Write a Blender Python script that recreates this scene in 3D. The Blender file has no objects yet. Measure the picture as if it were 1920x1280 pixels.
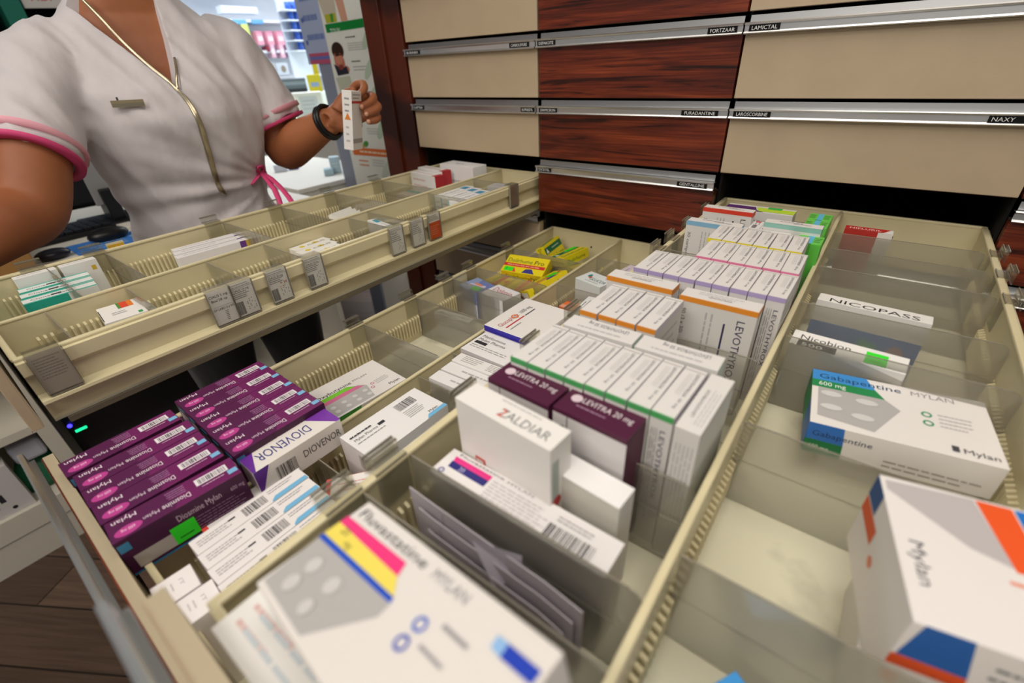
import bpy, bmesh, math, random
from mathutils import Vector, Matrix, noise
from mathutils.bvhtree import BVHTree
random.seed(7)
S = bpy.context.scene
COL = S.collection
# ------------------------------------------------------------------ camera
F_PX = 862.55
MC = Matrix(((0.79720865, 0.60189667, -0.04372696), (0.28472412, -0.43894766, -0.85224791), (-0.53234439, 0.6671172, -0.52130737)))
CAM = Vector((0.63549, -0.93209, 1.20015))
cd = bpy.data.cameras.new('camera'); cam = bpy.data.objects.new('camera', cd); COL.objects.link(cam)
R = Matrix((MC[0], -Vector(MC[1]), -Vector(MC[2]))).transposed().to_4x4()
cam.matrix_world = Matrix.Translation(CAM) @ R
cd.sensor_width = 36; cd.lens = F_PX / 1920 * 36; cd.clip_start = 0.02; cd.clip_end = 60
cd.dof.use_dof = True; cd.dof.focus_distance = 0.66; cd.dof.aperture_fstop = 3.6
S.camera = cam
# ------------------------------------------------------------------ world, lights, exposure
W = bpy.data.worlds.new('world'); S.world = W; W.use_nodes = True
W.node_tree.nodes['Background'].inputs[0].default_value = (0.84, 0.83, 0.81, 1)
W.node_tree.nodes['Background'].inputs[1].default_value = 0.2
S.view_settings.view_transform = 'Standard'; S.view_settings.look = 'None'
S.view_settings.gamma = 1; S.view_settings.use_curve_mapping = False
S.view_settings.exposure = 0.30

def area(name, loc, aim, sx, sy, power, col):
    l = bpy.data.lights.new(name, 'AREA'); l.shape = 'RECTANGLE'; l.size = sx; l.size_y = sy; l.energy = power; l.color = col
    o = bpy.data.objects.new(name, l); COL.objects.link(o); o.location = loc
    o.rotation_euler = (Vector(aim) - Vector(loc)).to_track_quat('-Z', 'Y').to_euler()
    return o
area('ceiling_light_drawers', (0.75, -0.75, 2.56), (0.75, -0.75, 0), 0.7, 1.3, 13, (1.0, 0.93, 0.83))
area('ceiling_light_aisle', (-0.1, -1.9, 2.56), (-0.1, -1.6, 0), 1.2, 0.6, 15, (1.0, 0.93, 0.84))
area('front_fill_light', (0.9, -3.0, 2.5), (0.4, 0, 0.9), 1.6, 0.6, 22, (1.0, 0.93, 0.84))  # added fill from behind the camera, brightens the faces turned towards it
area('ceiling_light_shop', (-3.2, 1.2, 2.56), (-3.2, 1.2, 0), 1.6, 1.6, 46, (0.92, 0.96, 1.0))
area('shop_cool_fill', (-2.9, 2.9, 1.7), (-4.2, 1.2, 1.2), 1.2, 1.4, 15, (0.9, 0.95, 1.0))  # added cool light on the shop shelves, no window stands here

# ------------------------------------------------------------------ pixel rays (1920x1280 frame)
MT = MC.transposed()
def ray(px, py): return MT @ Vector(((px - 960) / F_PX, (py - 640) / F_PX, 1))
def at(px, py, d): return CAM + ray(px, py) * d
def hit(px, py, ax, v):
    r = ray(px, py); i = 'xyz'.index(ax); return CAM + r * ((v - CAM[i]) / r[i])

# ------------------------------------------------------------------ materials
MATS = {}
def srgb(h):
    c = [int(h[i:i+2], 16) / 255 for i in (0, 2, 4)]
    return tuple(((x + 0.055) / 1.055) ** 2.4 if x > 0.04045 else x / 12.92 for x in c) + (1,)
def mat(h, rough=0.5, metal=0.0, spec=0.4):
    k = (h, rough, metal, spec)
    if k not in MATS:
        m = bpy.data.materials.new('paint_' + h); m.use_nodes = True; b = m.node_tree.nodes['Principled BSDF']
        b.inputs['Base Color'].default_value = srgb(h); b.inputs['Roughness'].default_value = rough
        b.inputs['Metallic'].default_value = metal; b.inputs['Specular IOR Level'].default_value = spec
        MATS[k] = m
    return MATS[k]
def nodes(name):
    m = bpy.data.materials.new(name); m.use_nodes = True; nt = m.node_tree
    return m, nt, nt.nodes, nt.links, nt.nodes['Principled BSDF']
def wood(name, dark, light, rough=0.35, scale=(1, 1, 1), bands=6.0, dist=6.0, mixf=0.5):
    m, nt, N, L, b = nodes(name)
    tc = N.new('ShaderNodeTexCoord'); mp = N.new('ShaderNodeMapping'); mp.inputs['Scale'].default_value = scale
    oi = N.new('ShaderNodeObjectInfo'); ad = N.new('ShaderNodeVectorMath'); ad.operation = 'ADD'
    ml = N.new('ShaderNodeMath'); ml.operation = 'MULTIPLY'; ml.inputs[1].default_value = 13.7
    L.new(oi.outputs['Random'], ml.inputs[0]); L.new(tc.outputs['Object'], mp.inputs[0])
    L.new(mp.outputs[0], ad.inputs[0]); L.new(ml.outputs[0], ad.inputs[1])
    n0 = N.new('ShaderNodeTexNoise'); n0.inputs['Scale'].default_value = 2.2; n0.inputs['Detail'].default_value = 3
    L.new(ad.outputs[0], n0.inputs['Vector'])
    wv = N.new('ShaderNodeTexWave'); wv.wave_type = 'BANDS'; wv.bands_direction = 'Z'; wv.inputs['Scale'].default_value = bands
    wv.inputs['Distortion'].default_value = dist; wv.inputs['Detail'].default_value = 3; wv.inputs['Detail Scale'].default_value = 0.8
    L.new(ad.outputs[0], wv.inputs['Vector'])
    n1 = N.new('ShaderNodeTexNoise'); n1.inputs['Scale'].default_value = 9; n1.inputs['Detail'].default_value = 6
    mp2 = N.new('ShaderNodeMapping'); mp2.inputs['Scale'].default_value = (0.45, 1, 6); L.new(ad.outputs[0], mp2.inputs[0]); L.new(mp2.outputs[0], n1.inputs['Vector'])
    mx = N.new('ShaderNodeMix'); mx.inputs[0].default_value = 1 - mixf; L.new(wv.outputs['Fac'], mx.inputs[2]); L.new(n1.outputs['Fac'], mx.inputs[3])
    cr = N.new('ShaderNodeValToRGB'); e = cr.color_ramp.elements; e[0].position = 0.36; e[0].color = srgb(dark); e[1].position = 0.56; e[1].color = srgb(light)
    L.new(mx.outputs[0], cr.inputs[0]); L.new(cr.outputs[0], b.inputs['Base Color'])
    b.inputs['Roughness'].default_value = rough
    return m
def rosewood():
    m, nt, N, L, b = nodes('rosewood_laminate')
    tc = N.new('ShaderNodeTexCoord'); oi = N.new('ShaderNodeObjectInfo'); ml = N.new('ShaderNodeMath'); ml.operation = 'MULTIPLY'; ml.inputs[1].default_value = 31.7
    ad = N.new('ShaderNodeVectorMath'); ad.operation = 'ADD'; L.new(oi.outputs['Random'], ml.inputs[0]); L.new(tc.outputs['Object'], ad.inputs[0]); L.new(ml.outputs[0], ad.inputs[1])
    def nz(sc, scale, det, rough, dist):
        mp = N.new('ShaderNodeMapping'); mp.inputs['Scale'].default_value = sc; L.new(ad.outputs[0], mp.inputs[0])
        n = N.new('ShaderNodeTexNoise'); n.inputs['Scale'].default_value = scale; n.inputs['Detail'].default_value = det; n.inputs['Roughness'].default_value = rough; n.inputs['Distortion'].default_value = dist
        L.new(mp.outputs[0], n.inputs['Vector']); return n.outputs['Fac']
    def ramp(f, stops):
        cr = N.new('ShaderNodeValToRGB'); e = cr.color_ramp.elements
        while len(e) < len(stops): e.new(.5)
        for q, (p, h) in zip(e, stops): q.position = p; q.color = srgb(h)
        L.new(f, cr.inputs[0]); return cr.outputs[0]
    base = ramp(nz((.9, 1, 7), 3.5, 3, .5, 1.2), [(.34, '5e2413'), (.5, '7c321a'), (.66, '964423')])
    vein = ramp(nz((.55, 1, 10), 4.2, 7, .62, 2.2), [(.38, '3a1610'), (.44, 'd8c8c0'), (.62, 'ffffff')])
    fine = ramp(nz((1.2, 1, 60), 8, 3, .6, .3), [(.38, 'a08a80'), (.60, 'ffffff')])
    def mul(a, c, f):
        mx = N.new('ShaderNodeMix'); mx.data_type = 'RGBA'; mx.blend_type = 'MULTIPLY'; mx.inputs[0].default_value = f; L.new(a, mx.inputs[6]); L.new(c, mx.inputs[7]); return mx.outputs[2]
    L.new(mul(mul(base, vein, .85), fine, .7), b.inputs['Base Color']); b.inputs['Roughness'].default_value = .34
    return m
ROSE = rosewood()
DARKWOOD = wood('dark_brown_wood', '30120a', '55210f', 0.4, (3.0, 1, 0.5), 2.0, 2.0)
def floor_mat():
    m, nt, N, L, b = nodes('floor_planks')
    tc = N.new('ShaderNodeTexCoord'); mp = N.new('ShaderNodeMapping'); mp.inputs['Rotation'].default_value = (0, 0, math.radians(-32))
    L.new(tc.outputs['Object'], mp.inputs[0])
    br = N.new('ShaderNodeTexBrick'); br.inputs['Scale'].default_value = 1; br.inputs['Brick Width'].default_value = 0.9; br.inputs['Row Height'].default_value = 0.14
    br.inputs['Mortar Size'].default_value = 0.0025; br.inputs['Color1'].default_value = srgb('4f3c31'); br.inputs['Color2'].default_value = srgb('6d5648'); br.inputs['Mortar'].default_value = srgb('251a14')
    L.new(mp.outputs[0], br.inputs['Vector'])
    mp2 = N.new('ShaderNodeMapping'); mp2.inputs['Scale'].default_value = (2, 40, 1); L.new(mp.outputs[0], mp2.inputs[0])
    n = N.new('ShaderNodeTexNoise'); n.inputs['Scale'].default_value = 2.5; n.inputs['Detail'].default_value = 6; L.new(mp2.outputs[0], n.inputs['Vector'])
    cr = N.new('ShaderNodeValToRGB'); cr.color_ramp.elements[0].position = 0.3; cr.color_ramp.elements[0].color = (0.5, 0.45, 0.42, 1); cr.color_ramp.elements[1].position = 0.7
    L.new(n.outputs['Fac'], cr.inputs[0])
    mx = N.new('ShaderNodeMix'); mx.data_type = 'RGBA'; mx.blend_type = 'MULTIPLY'; mx.inputs[0].default_value = 0.8
    L.new(br.outputs['Color'], mx.inputs[6]); L.new(cr.outputs[0], mx.inputs[7]); L.new(mx.outputs[2], b.inputs['Base Color'])
    b.inputs['Roughness'].default_value = 0.45
    return m
def plastic(name, h, rough=0.4, spots=False, bump=0.0):
    m, nt, N, L, b = nodes(name)
    b.inputs['Roughness'].default_value = rough
    n = N.new('ShaderNodeTexNoise'); n.inputs['Scale'].default_value = 14; n.inputs['Detail'].default_value = 5
    tc = N.new('ShaderNodeTexCoord'); L.new(tc.outputs['Object'], n.inputs['Vector'])
    cr = N.new('ShaderNodeValToRGB'); c = srgb(h)
    cr.color_ramp.elements[0].position = 0.30 if not spots else 0.28; cr.color_ramp.elements[0].color = tuple(x * (0.93 if not spots else 0.72) for x in c[:3]) + (1,)
    cr.color_ramp.elements[1].position = 0.6 if not spots else 0.42; cr.color_ramp.elements[1].color = c
    L.new(n.outputs['Fac'], cr.inputs[0]); L.new(cr.outputs[0], b.inputs['Base Color'])
    if bump:
        bp = N.new('ShaderNodeBump'); bp.inputs['Strength'].default_value = bump; bp.inputs['Distance'].default_value = 0.001
        n2 = N.new('ShaderNodeTexNoise'); n2.inputs['Scale'].default_value = 700; L.new(tc.outputs['Object'], n2.inputs['Vector']); L.new(n2.outputs['Fac'], bp.inputs['Height']); L.new(bp.outputs[0], b.inputs['Normal'])
    return m
TRAY = plastic('cream_tray_plastic', 'dbd0aa', 0.34)
TRAYFLOOR = plastic('cream_tray_floor', 'dcd8c0', 0.42, True)
BEIGE = plastic('beige_laminate', 'bca88c', 0.5, False, 0.15)
BLACKIN = mat('0b0908', 0.8)
ALU = mat('e0e0e0', 0.3, 1.0); ALU_D = mat('a9aaac', 0.38, 1.0)
STEEL = mat('8e8f90', 0.3, 1.0)
TAPE = mat('0c0c0e', 0.25); TAPETXT = mat('d8d8d8', 0.5)
def clear(name, tint, frost, diff, rough):
    m, nt, N, L, b = nodes(name); N.remove(b); out = N['Material Output']
    tr = N.new('ShaderNodeBsdfTransparent'); tr.inputs[0].default_value = (tint, tint, tint * 0.98, 1)
    rf = N.new('ShaderNodeBsdfRefraction'); rf.inputs['Color'].default_value = (tint, tint, tint * 0.98, 1); rf.inputs['Roughness'].default_value = rough; rf.inputs['IOR'].default_value = 1.02
    df = N.new('ShaderNodeBsdfDiffuse'); df.inputs[0].default_value = srgb('a8a397')
    gl = N.new('ShaderNodeBsdfGlossy'); gl.inputs['Roughness'].default_value = 0.12
    m1 = N.new('ShaderNodeMixShader'); m1.inputs[0].default_value = frost; L.new(tr.outputs[0], m1.inputs[1]); L.new(rf.outputs[0], m1.inputs[2])
    m2 = N.new('ShaderNodeMixShader'); m2.inputs[0].default_value = diff; L.new(m1.outputs[0], m2.inputs[1]); L.new(df.outputs[0], m2.inputs[2])
    lw = N.new('ShaderNodeLayerWeight'); lw.inputs[0].default_value = 0.25
    m3 = N.new('ShaderNodeMixShader'); ml = N.new('ShaderNodeMath'); ml.operation = 'MULTIPLY'; ml.inputs[1].default_value = 0.5
    L.new(lw.outputs['Fresnel'], ml.inputs[0]); L.new(ml.outputs[0], m3.inputs[0]); L.new(m2.outputs[0], m3.inputs[1]); L.new(gl.outputs[0], m3.inputs[2])
    L.new(m3.outputs[0], out.inputs[0]); return m
CLEAR = clear('clear_plastic', 0.95, 0.2, 0.14, 0.08)
FROST = clear('frosted_plastic', 0.93, 0.85, 0.24, 0.32)
CLIPM = clear('clear_clip_plastic', 0.975, 0.0, 0.04, 0.05)
SLEEVE = clear('clear_sleeve_plastic', 1.0, 0.0, 0.0, 0.15)
EDGE = mat('8b8578', 0.25)

# ------------------------------------------------------------------ mesh builder
TXT = {}
def text_data(s, bold=False):
    if s in TXT: return TXT[s]
    c = bpy.data.curves.new('lettering', 'FONT'); c.body = s; c.size = 1; c.resolution_u = 2
    o = bpy.data.objects.new('lettering', c); COL.objects.link(o)
    dg = bpy.context.evaluated_depsgraph_get(); me = o.evaluated_get(dg).to_mesh()
    vs = [v.co.copy() for v in me.vertices]; ps = [tuple(p.vertices) for p in me.polygons]
    wd = max([v.x for v in vs] + [0.01])
    bpy.data.objects.remove(o); bpy.data.curves.remove(c)
    TXT[s] = (vs, ps, wd); return TXT[s]

class MB:
    def __init__(s): s.bm = bmesh.new(); s.mats = []
    def mi(s, m):
        if m not in s.mats: s.mats.append(m)
        return s.mats.index(m)
    def poly(s, pts, m):
        vs = [s.bm.verts.new(p) for p in pts]
        f = s.bm.faces.new(vs); f.material_index = s.mi(m); return f
    def box(s, x0, x1, y0, y1, z0, z1, m, bev=0.0, M=None):
        r = bmesh.ops.create_cube(s.bm, size=1); vs = r['verts']; k = s.mi(m)
        bmesh.ops.scale(s.bm, vec=(abs(x1 - x0), abs(y1 - y0), abs(z1 - z0)), verts=vs)
        bmesh.ops.translate(s.bm, vec=((x0 + x1) / 2, (y0 + y1) / 2, (z0 + z1) / 2), verts=vs)
        fs = set(f for v in vs for f in v.link_faces)
        for f in fs: f.material_index = k
        if bev:
            r = bmesh.ops.bevel(s.bm, geom=list(set(e for v in vs for e in v.link_edges)), offset=bev, segments=2, profile=0.5, affect='EDGES', clamp_overlap=True)
            vs = list(set(v for f in r['faces'] for v in f.verts) | set(v for v in vs if v.is_valid))
            for f in r['faces']: f.material_index = k
        if M: bmesh.ops.transform(s.bm, matrix=M, verts=vs)
        return vs
    def prism(s, prof, a, b, m, axis='x', caps=True):
        """extrude a closed profile (u,v) along an axis from a to b"""
        def P(t, u, v): return {'x': (t, u, v), 'y': (u, t, v), 'z': (u, v, t)}[axis]
        A = [s.bm.verts.new(P(a, *p)) for p in prof]; B = [s.bm.verts.new(P(b, *p)) for p in prof]; k = s.mi(m); n = len(prof)
        fs = [s.bm.faces.new((A[i], A[(i + 1) % n], B[(i + 1) % n], B[i])) for i in range(n)]
        if caps: fs += [s.bm.faces.new(A), s.bm.faces.new(B[::-1])]
        for f in fs: f.material_index = k
    def loft(s, rings, m, caps=True):
        k = s.mi(m); R_ = [[s.bm.verts.new(p) for p in r] for r in rings]; n = len(rings[0]); fs = []
        for a, b in zip(R_, R_[1:]):
            for i in range(n): fs.append(s.bm.faces.new((a[i], a[(i + 1) % n], b[(i + 1) % n], b[i])))
        if caps: fs += [s.bm.faces.new(R_[0][::-1]), s.bm.faces.new(R_[-1])]
        for f in fs: f.material_index = k; f.smooth = True
    def tube(s, pts, rad, m, n=12, flat=1.0, caps=True, up=(0, 0, 1)):
        pts = [Vector(p) for p in pts]; rad = rad if isinstance(rad, (list, tuple)) else [rad] * len(pts); rings = []
        prev = None
        for i, p in enumerate(pts):
            t = (pts[min(i + 1, len(pts) - 1)] - pts[max(i - 1, 0)]).normalized()
            if prev is None:
                u = Vector(up); u = (u - t * u.dot(t)); u = u.normalized() if u.length > 1e-3 else t.orthogonal().normalized()
            else: u = (prev - t * prev.dot(t)).normalized()
            prev = u; w = t.cross(u)
            rings.append([p + (u * math.cos(2 * math.pi * j / n) * flat + w * math.sin(2 * math.pi * j / n)) * rad[i] for j in range(n)])
        s.loft(rings, m, caps)
    def ball(s, c, r, m, sc=(1, 1, 1), n=16):
        q = bmesh.ops.create_uvsphere(s.bm, u_segments=n, v_segments=max(6, n // 2), radius=1); k = s.mi(m)
        M = Matrix.Translation(c) @ Matrix.Diagonal((r * sc[0], r * sc[1], r * sc[2], 1)); bmesh.ops.transform(s.bm, matrix=M, verts=q['verts'])
        for f in set(f for v in q['verts'] for f in v.link_faces): f.material_index = k; f.smooth = True
    # --- printed marks on a plane: O corner, U right (length lu), V up (length lv), N outward
    def marks(s, O, U, V, lu, lv, specs, lift=0.00012):
        N = U.cross(V).normalized(); z = lift
        def P(u, v): return O + U * (u * lu) + V * (v * lv) + N * z
        for sp in specs:
            k = sp[0]; z += 0.00003
            if k == 'r': _, a, b, c, d, h = sp; s.poly([P(a, b), P(c, b), P(c, d), P(a, d)], mat(h))
            elif k == 'p': s.poly([P(*q) for q in sp[1]], mat(sp[2]))
            elif k == 'o':
                _, u, v, r, h = sp; s.poly([P(u + r * lv / lu * math.cos(t * math.pi / 8), v + r * math.sin(t * math.pi / 8)) for t in range(16)], mat(h))
            elif k == 'e':
                _, u, v, ru, rv, h = sp; s.poly([P(u + ru * math.cos(t * math.pi / 8), v + rv * math.sin(t * math.pi / 8)) for t in range(16)], mat(h))
            elif k == 'ring':
                _, u, v, r, h = sp; q = r * 0.62
                for t in range(12):
                    a0, a1 = t * math.pi / 6, (t + 1) * math.pi / 6; e = lv / lu
                    s.poly([P(u + q * e * math.cos(a0), v + q * math.sin(a0)), P(u + r * e * math.cos(a0), v + r * math.sin(a0)), P(u + r * e * math.cos(a1), v + r * math.sin(a1)), P(u + q * e * math.cos(a1), v + q * math.sin(a1))], mat(h))
            elif k == 't':
                _, tx, u, v, sz, h = sp[:6]; vs, ps, wd = text_data(tx); q = sz * lv; kx = 1.0
                if len(sp) > 6: kx = sp[6] * lu / (wd * q)
                i = s.mi(mat(h)); nv = [s.bm.verts.new(P(u, v) + U * (p.x * q * kx) + V * (p.y * q)) for p in vs]
                for f in ps:
                    try: g = s.bm.faces.new([nv[j] for j in f]); g.material_index = i
                    except ValueError: pass
            elif k == 'bar':
                _, a, b, c, d = sp; rr = random.Random(int(a * 1000 + b * 77)); u = a; i = mat('26242a')
                while u < c:
                    w = (c - a) * rr.choice((0.012, 0.02, 0.035)); s.poly([P(u, b), P(min(c, u + w), b), P(min(c, u + w), d), P(u, d)], i); u += w + (c - a) * rr.choice((0.015, 0.025, 0.035))
            elif k == 'ln':
                _, a, b, c, d, n, h = sp[:7]; rr = random.Random(int(a * 991 + b * 577 + n)); m_ = mat(h); hh = (d - b) / n
                for j in range(n):
                    v0 = d - (j + 1) * hh + hh * 0.35; u = a; end = c - (c - a) * rr.random() * 0.25
                    while u < end:
                        w = (c - a) * (0.05 + 0.1 * rr.random()); s.poly([P(u, v0), P(min(end, u + w), v0), P(min(end, u + w), v0 + hh * 0.30), P(u, v0 + hh * 0.30)], m_); u += w + (c - a) * 0.02
    def mesh(s, name, smooth=False):
        me = bpy.data.meshes.new(name); bmesh.ops.recalc_face_normals(s.bm, faces=s.bm.faces) if smooth == 'recalc' else None
        s.bm.to_mesh(me); s.bm.free()
        for m in s.mats: me.materials.append(m)
        return me
    def build(s, name, parent=None, smooth=False):
        return link(name, s.mesh(name, smooth), parent)
def link(name, me, parent=None):
    o = bpy.data.objects.new(name, me); COL.objects.link(o)
    if parent: o.parent = parent
    return o
def tag(o, label=None, cat=None, group=None, kind=None):
    if label: o['label'] = label
    if cat: o['category'] = cat
    if group: o['group'] = group
    if kind: o['kind'] = kind
    return o
def empty(name, loc, label=None, cat=None, group=None, rz=0):
    o = bpy.data.objects.new(name, None); COL.objects.link(o); o.location = loc; o.rotation_euler = (0, 0, rz); o.empty_display_size = 0.05
    return tag(o, label, cat, group)
def rel(o, p):      # child mesh was modelled in world coordinates: keep it there
    o.parent = p; o.matrix_parent_inverse = Matrix.Translation(p.location).inverted() if not any(p.rotation_euler) else (Matrix.Translation(p.location) @ p.rotation_euler.to_matrix().to_4x4()).inverted()
    return o
ORD = ['first', 'second', 'third', 'fourth', 'fifth', 'sixth', 'seventh', 'eighth', 'ninth', 'tenth']

# ================================================================== setting
m = MB(); m.box(-6, 3.2, -3.6, 3.6, -0.05, 0, floor_mat()); tag(m.build('floor'), kind='structure')
m = MB(); m.box(-6, 3.2, -3.6, 3.6, 2.62, 2.68, mat('e8e6e0', 0.8)); tag(m.build('ceiling'), kind='structure')
m = MB(); m.box(-6.1, -6, -3.6, 3.6, 0, 2.62, mat('e9ecef', 0.7)); tag(m.build('wall_left'), kind='structure')
m = MB(); m.box(-6, 3.2, 3.6, 3.7, 0, 2.62, mat('e6e8ea', 0.7)); tag(m.build('wall_back'), kind='structure')
# ================================================================== drawer cabinet
PITCH, ZT = 0.121, 1.25
cab = empty('drawer_cabinet', (0.4, 0.55, 0), 'tall built-in drawer cabinet with brown side post and black slots', 'cabinet')
m = MB()
m.box(-0.402, 1.202, 1.1, 1.115, 0.03, 1.612, BLACKIN)
for i in range(5): m.box(-0.402 + i * 0.4 - 0.0, -0.398 + i * 0.4, 0.024, 1.1, 0.03, 1.612, BLACKIN)
for k in range(-2, 10):
    z = ZT - PITCH * k
    for i in range(4): m.box(-0.396 + i * 0.4, -0.004 + i * 0.4, 0.07, 1.09, z - 0.0025, z - 0.0005, BLACKIN)
rel(m.build('carcass'), cab)
m = MB(); m.box(-0.535, -0.470, -0.012, 1.12, 0, 1.66, DARKWOOD, 0.002); m.box(-0.470, -0.4035, -0.004, 1.12, 0, 1.66, DARKWOOD, 0.001)
rel(m.build('side_post'), cab)
m = MB(); m.box(-0.4, 1.21, 0.0, 1.12, 1.614, 1.66, DARKWOOD); rel(m.build('top_panel'), cab)
m = MB(); m.box(-0.4, 1.20, 0.04, 0.06, 0, 0.03, BLACKIN); rel(m.build('plinth'), cab)

STRIP = [(.0062, -.003), (.0048, -.003), (.0040, -.0160), (-.0085, -.0168), (-.0115, -.0158), (-.0130, -.0172), (-.0125, -.0192), (-.0095, -.0198), (-.0095, -.0278), (-.0125, -.0284), (-.0132, -.0300), (-.0115, -.0315), (.014, -.0315), (.014, -.0300), (-.0080, -.0300), (-.0080, -.0185), (.0055, -.0180)]
def front_parts(root, x0, x1, yf, zt, pm, tapes, strip=None):
    """front panel, aluminium grip rail and embossed tapes, world coordinates"""
    m = MB(); m.box(x0 + .0018, x1 - .0018, yf, yf + (.018 if strip is None else .010), zt - PITCH - .0010, zt - .0317, pm, .0008); 
    m.box(x0 + .0018, x1 - .0018, yf - .0003, yf + .0003, zt - PITCH - .0014, zt - PITCH - .0008, mat('3a2418', .5))
    if strip: m.box(x0 + .002, x1 - .002, yf + .0015, yf + .0098, zt - .0318, zt - .0312, mat('b9ab90', .5)); m.box(x0 + .002, x1 - .002, yf + .0098, yf + .0106, zt - PITCH, zt - .0312, mat('b9ab90', .5))
    rel(m.build('front_panel'), root)
    m = MB()
    if strip: m.prism([(yf + a, zt + b) for a, b in strip], x0 + .0012, x1 - .0012, ALU)
    else:
        m.prism([(yf + a, zt + b) for a, b in STRIP[3:]], x0 + .0012, x1 - .0012, ALU)
        m.prism([(yf + a, zt + b) for a, b in [(.0068, -.0062), (.0050, -.0062), (.0040, -.0172), (.0058, -.0172)]], x0 + .0045, x1 - .0045, ALU_D)
    rail = rel(m.build('grip_rail'), root)
    for (tx, a, wd) in tapes:
        m = MB(); m.box(a, a + wd, yf - .0112, yf - .0094, zt - .0279, zt - .0192, TAPE)
        m.marks(Vector((a, yf - .0112, zt - .0279)), Vector((1, 0, 0)), Vector((0, 0, 1)), wd, .0087, [('t', tx, .08, .18, .86, 'e2e2e2', .84 if len(tx) > 5 else .62)])
        m.build('label_tape', rail)
TAPES = {(-1, 0): [], (0, 0): [('CARBOLEVURE', -.066, .050), ('BURINEX', -.392, .05)], (0, 1): [('DEPAKOTE', .006, .042), ('FORTZAAR', .3445, .046)],
    (0, 2): [('LAMICTAL', .408, .044)], (1, 0): [('EUPRESSYL', -.041, .036), ('CAPTEA', -.392, .04)], (1, 1): [('DIAMICRON', .008, .045), ('FURADANTINE', .319, .064)],
    (1, 2): [('LAROSCORBINE', .408, .058), ('NAXY', .731, .037)], (2, 1): [('DICETEL', .007, .036), ('GENTALLINE', .331, .056)], (3, 3): [('PRAVASTATINE', .81, .065)]}
COLN = ['leftmost', 'second', 'third', 'rightmost']
TXTL = {(0, 0): 'two rows above the open slot', (1, 0): 'right above the open slot', (-1, 0): 'cut by the top edge'}
for r in range(-3, 9):
    for c in range(4):
        if (r, c) in ((2, 0), (2, 2), (3, 1)): continue
        x0 = -.4 + c * .4; zt = ZT - PITCH * r; wd = c % 2 == 1
        e = empty('drawer', (x0 + .2, .009, zt - PITCH + .003))
        look = 'rosewood' if wd else 'beige'
        rown = ('%s row above the topmost full row' % ORD[-r - 1]) if r < 0 else '%s full row in view from the top' % ORD[r]
        tag(e, 'closed %s drawer, %s cabinet column, %s' % (look, COLN[c], rown), 'drawer', 'closed cabinet drawers')
        front_parts(e, x0, x0 + .4, -.007 if (r, c) == (2, 1) else 0, zt, ROSE if wd else BEIGE, TAPES.get((r, c), []))
        if r in (3, 4) and c == 0: pass
        m = MB(); m.box(x0 + .012, x0 + .388, .019, .06, zt - PITCH + .01, zt - .045, TRAY); rel(m.build('tray'), e)
# ================================================================== pulled-out drawers
def open_drawer(label, x0, x1, yf, yb, zr, depth, xd, fx0, fx1, zt, pm, tapes, gangway=False):
    root = empty('drawer', ((x0 + x1) / 2, (yf + yb) / 2, zr - depth), label, 'drawer', 'drawers pulled out of the cabinet')
    t = .004; zf = zr - depth
    m = MB()
    m.box(x0, x1, yf + .02, yb, zf - .003, zf, TRAYFLOOR)
    for a, sgn in ((x0, 1), (x1, -1)):
        b = a + sgn * t; lo, hi = min(a, b), max(a, b)
        m.box(lo, hi, yf + .02, yb, zf - .003, zr - .002, TRAY)
        m.box(lo - .0018, hi + .0018, yf + .02, yb, zr - .0045, zr, TRAY, .0015)
        o0 = a - sgn * .005        # stepped outer wall with a foot flange
        m.prism([(a, zr - .003), (o0, zr - .005), (o0, zr - .020), (a, zr - .0245)], yf + .02, yb, TRAY, 'y'); m.prism([(a, zr - .0455), (a - sgn * .0035, zr - .0475), (a - sgn * .012, zr - .0495), (a - sgn * .0125, zr - .0530), (a, zr - .0535)], yf + .02, yb, TRAY, 'y')
    for y in (yf + .02, yb - t):
        m.box(x0 + t, x1 - t, y, y + t, zf - .003, zr - .002, TRAY); m.box(x0 + t, x1 - t, y - .001, y + t + .001, zr - .0045, zr, TRAY, .001)
    for hx in (x0 + (x1 - x0) * .3, x0 + (x1 - x0) * .72): m.box(hx - .002, hx + .002, yb - t - .0006, yb - t - .0002, zr - .036, zr - .032, BLACKIN)
    tr = rel(m.build('tray'), root)
    m = MB(); m.box(xd - t / 2, xd + t / 2, yf + .024, yb - t, zf, zr - .003, TRAY); m.box(xd - .0028, xd + .0028, yf + .024, yb - t, zr - .0045, zr - .0005, TRAY, .0014)
    rel(m.build('lane_wall'), root)
    for xs, sgn in ((x0 + t, 1), (xd - t / 2, -1), (xd + t / 2, 1), (x1 - t, -1)):
        m = MB(); y = yf + .05; n = 0
        while y < yb - .03:
            a, b = sorted((xs, xs + sgn * .0048))
            m.prism([(a, zf + .012), (b, zf + .012), (b, zf + .044) if sgn > 0 else (b, zf + .047), (a, zf + .047) if sgn > 0 else (a, zf + .044)], y, y + .0028, TRAY, 'y')
            y += .0068
        rel(m.build('slot_comb'), root)
    m = MB()
    for a, sgn in ((x0, 1), (x1, -1)):
        lo, hi = sorted((a - sgn * .001, a + sgn * .018)); m.box(lo, hi, yf + .03, yb + .1, zf - .0115, zf - .0035, mat('7d7462', .45, .3), .001)
    rel(m.build('runner'), root)
    front_parts(root, fx0, fx1, yf, zt, pm, tapes, STRIP[3:-5] + [(-.0040, -.0315), (-.0040, -.0290), (-.0080, -.0290), (-.0080, -.0180)])
    return root
DA = dict(x0=-.352, x1=-.014, yf=-.955, zr=.962, xd=-.147); DBB = dict(x0=.008, x1=.392, yf=-.963, zr=.834, xd=.2); DC = dict(x0=.404, x1=.792, yf=-.948, zr=.948, xd=.602)
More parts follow.
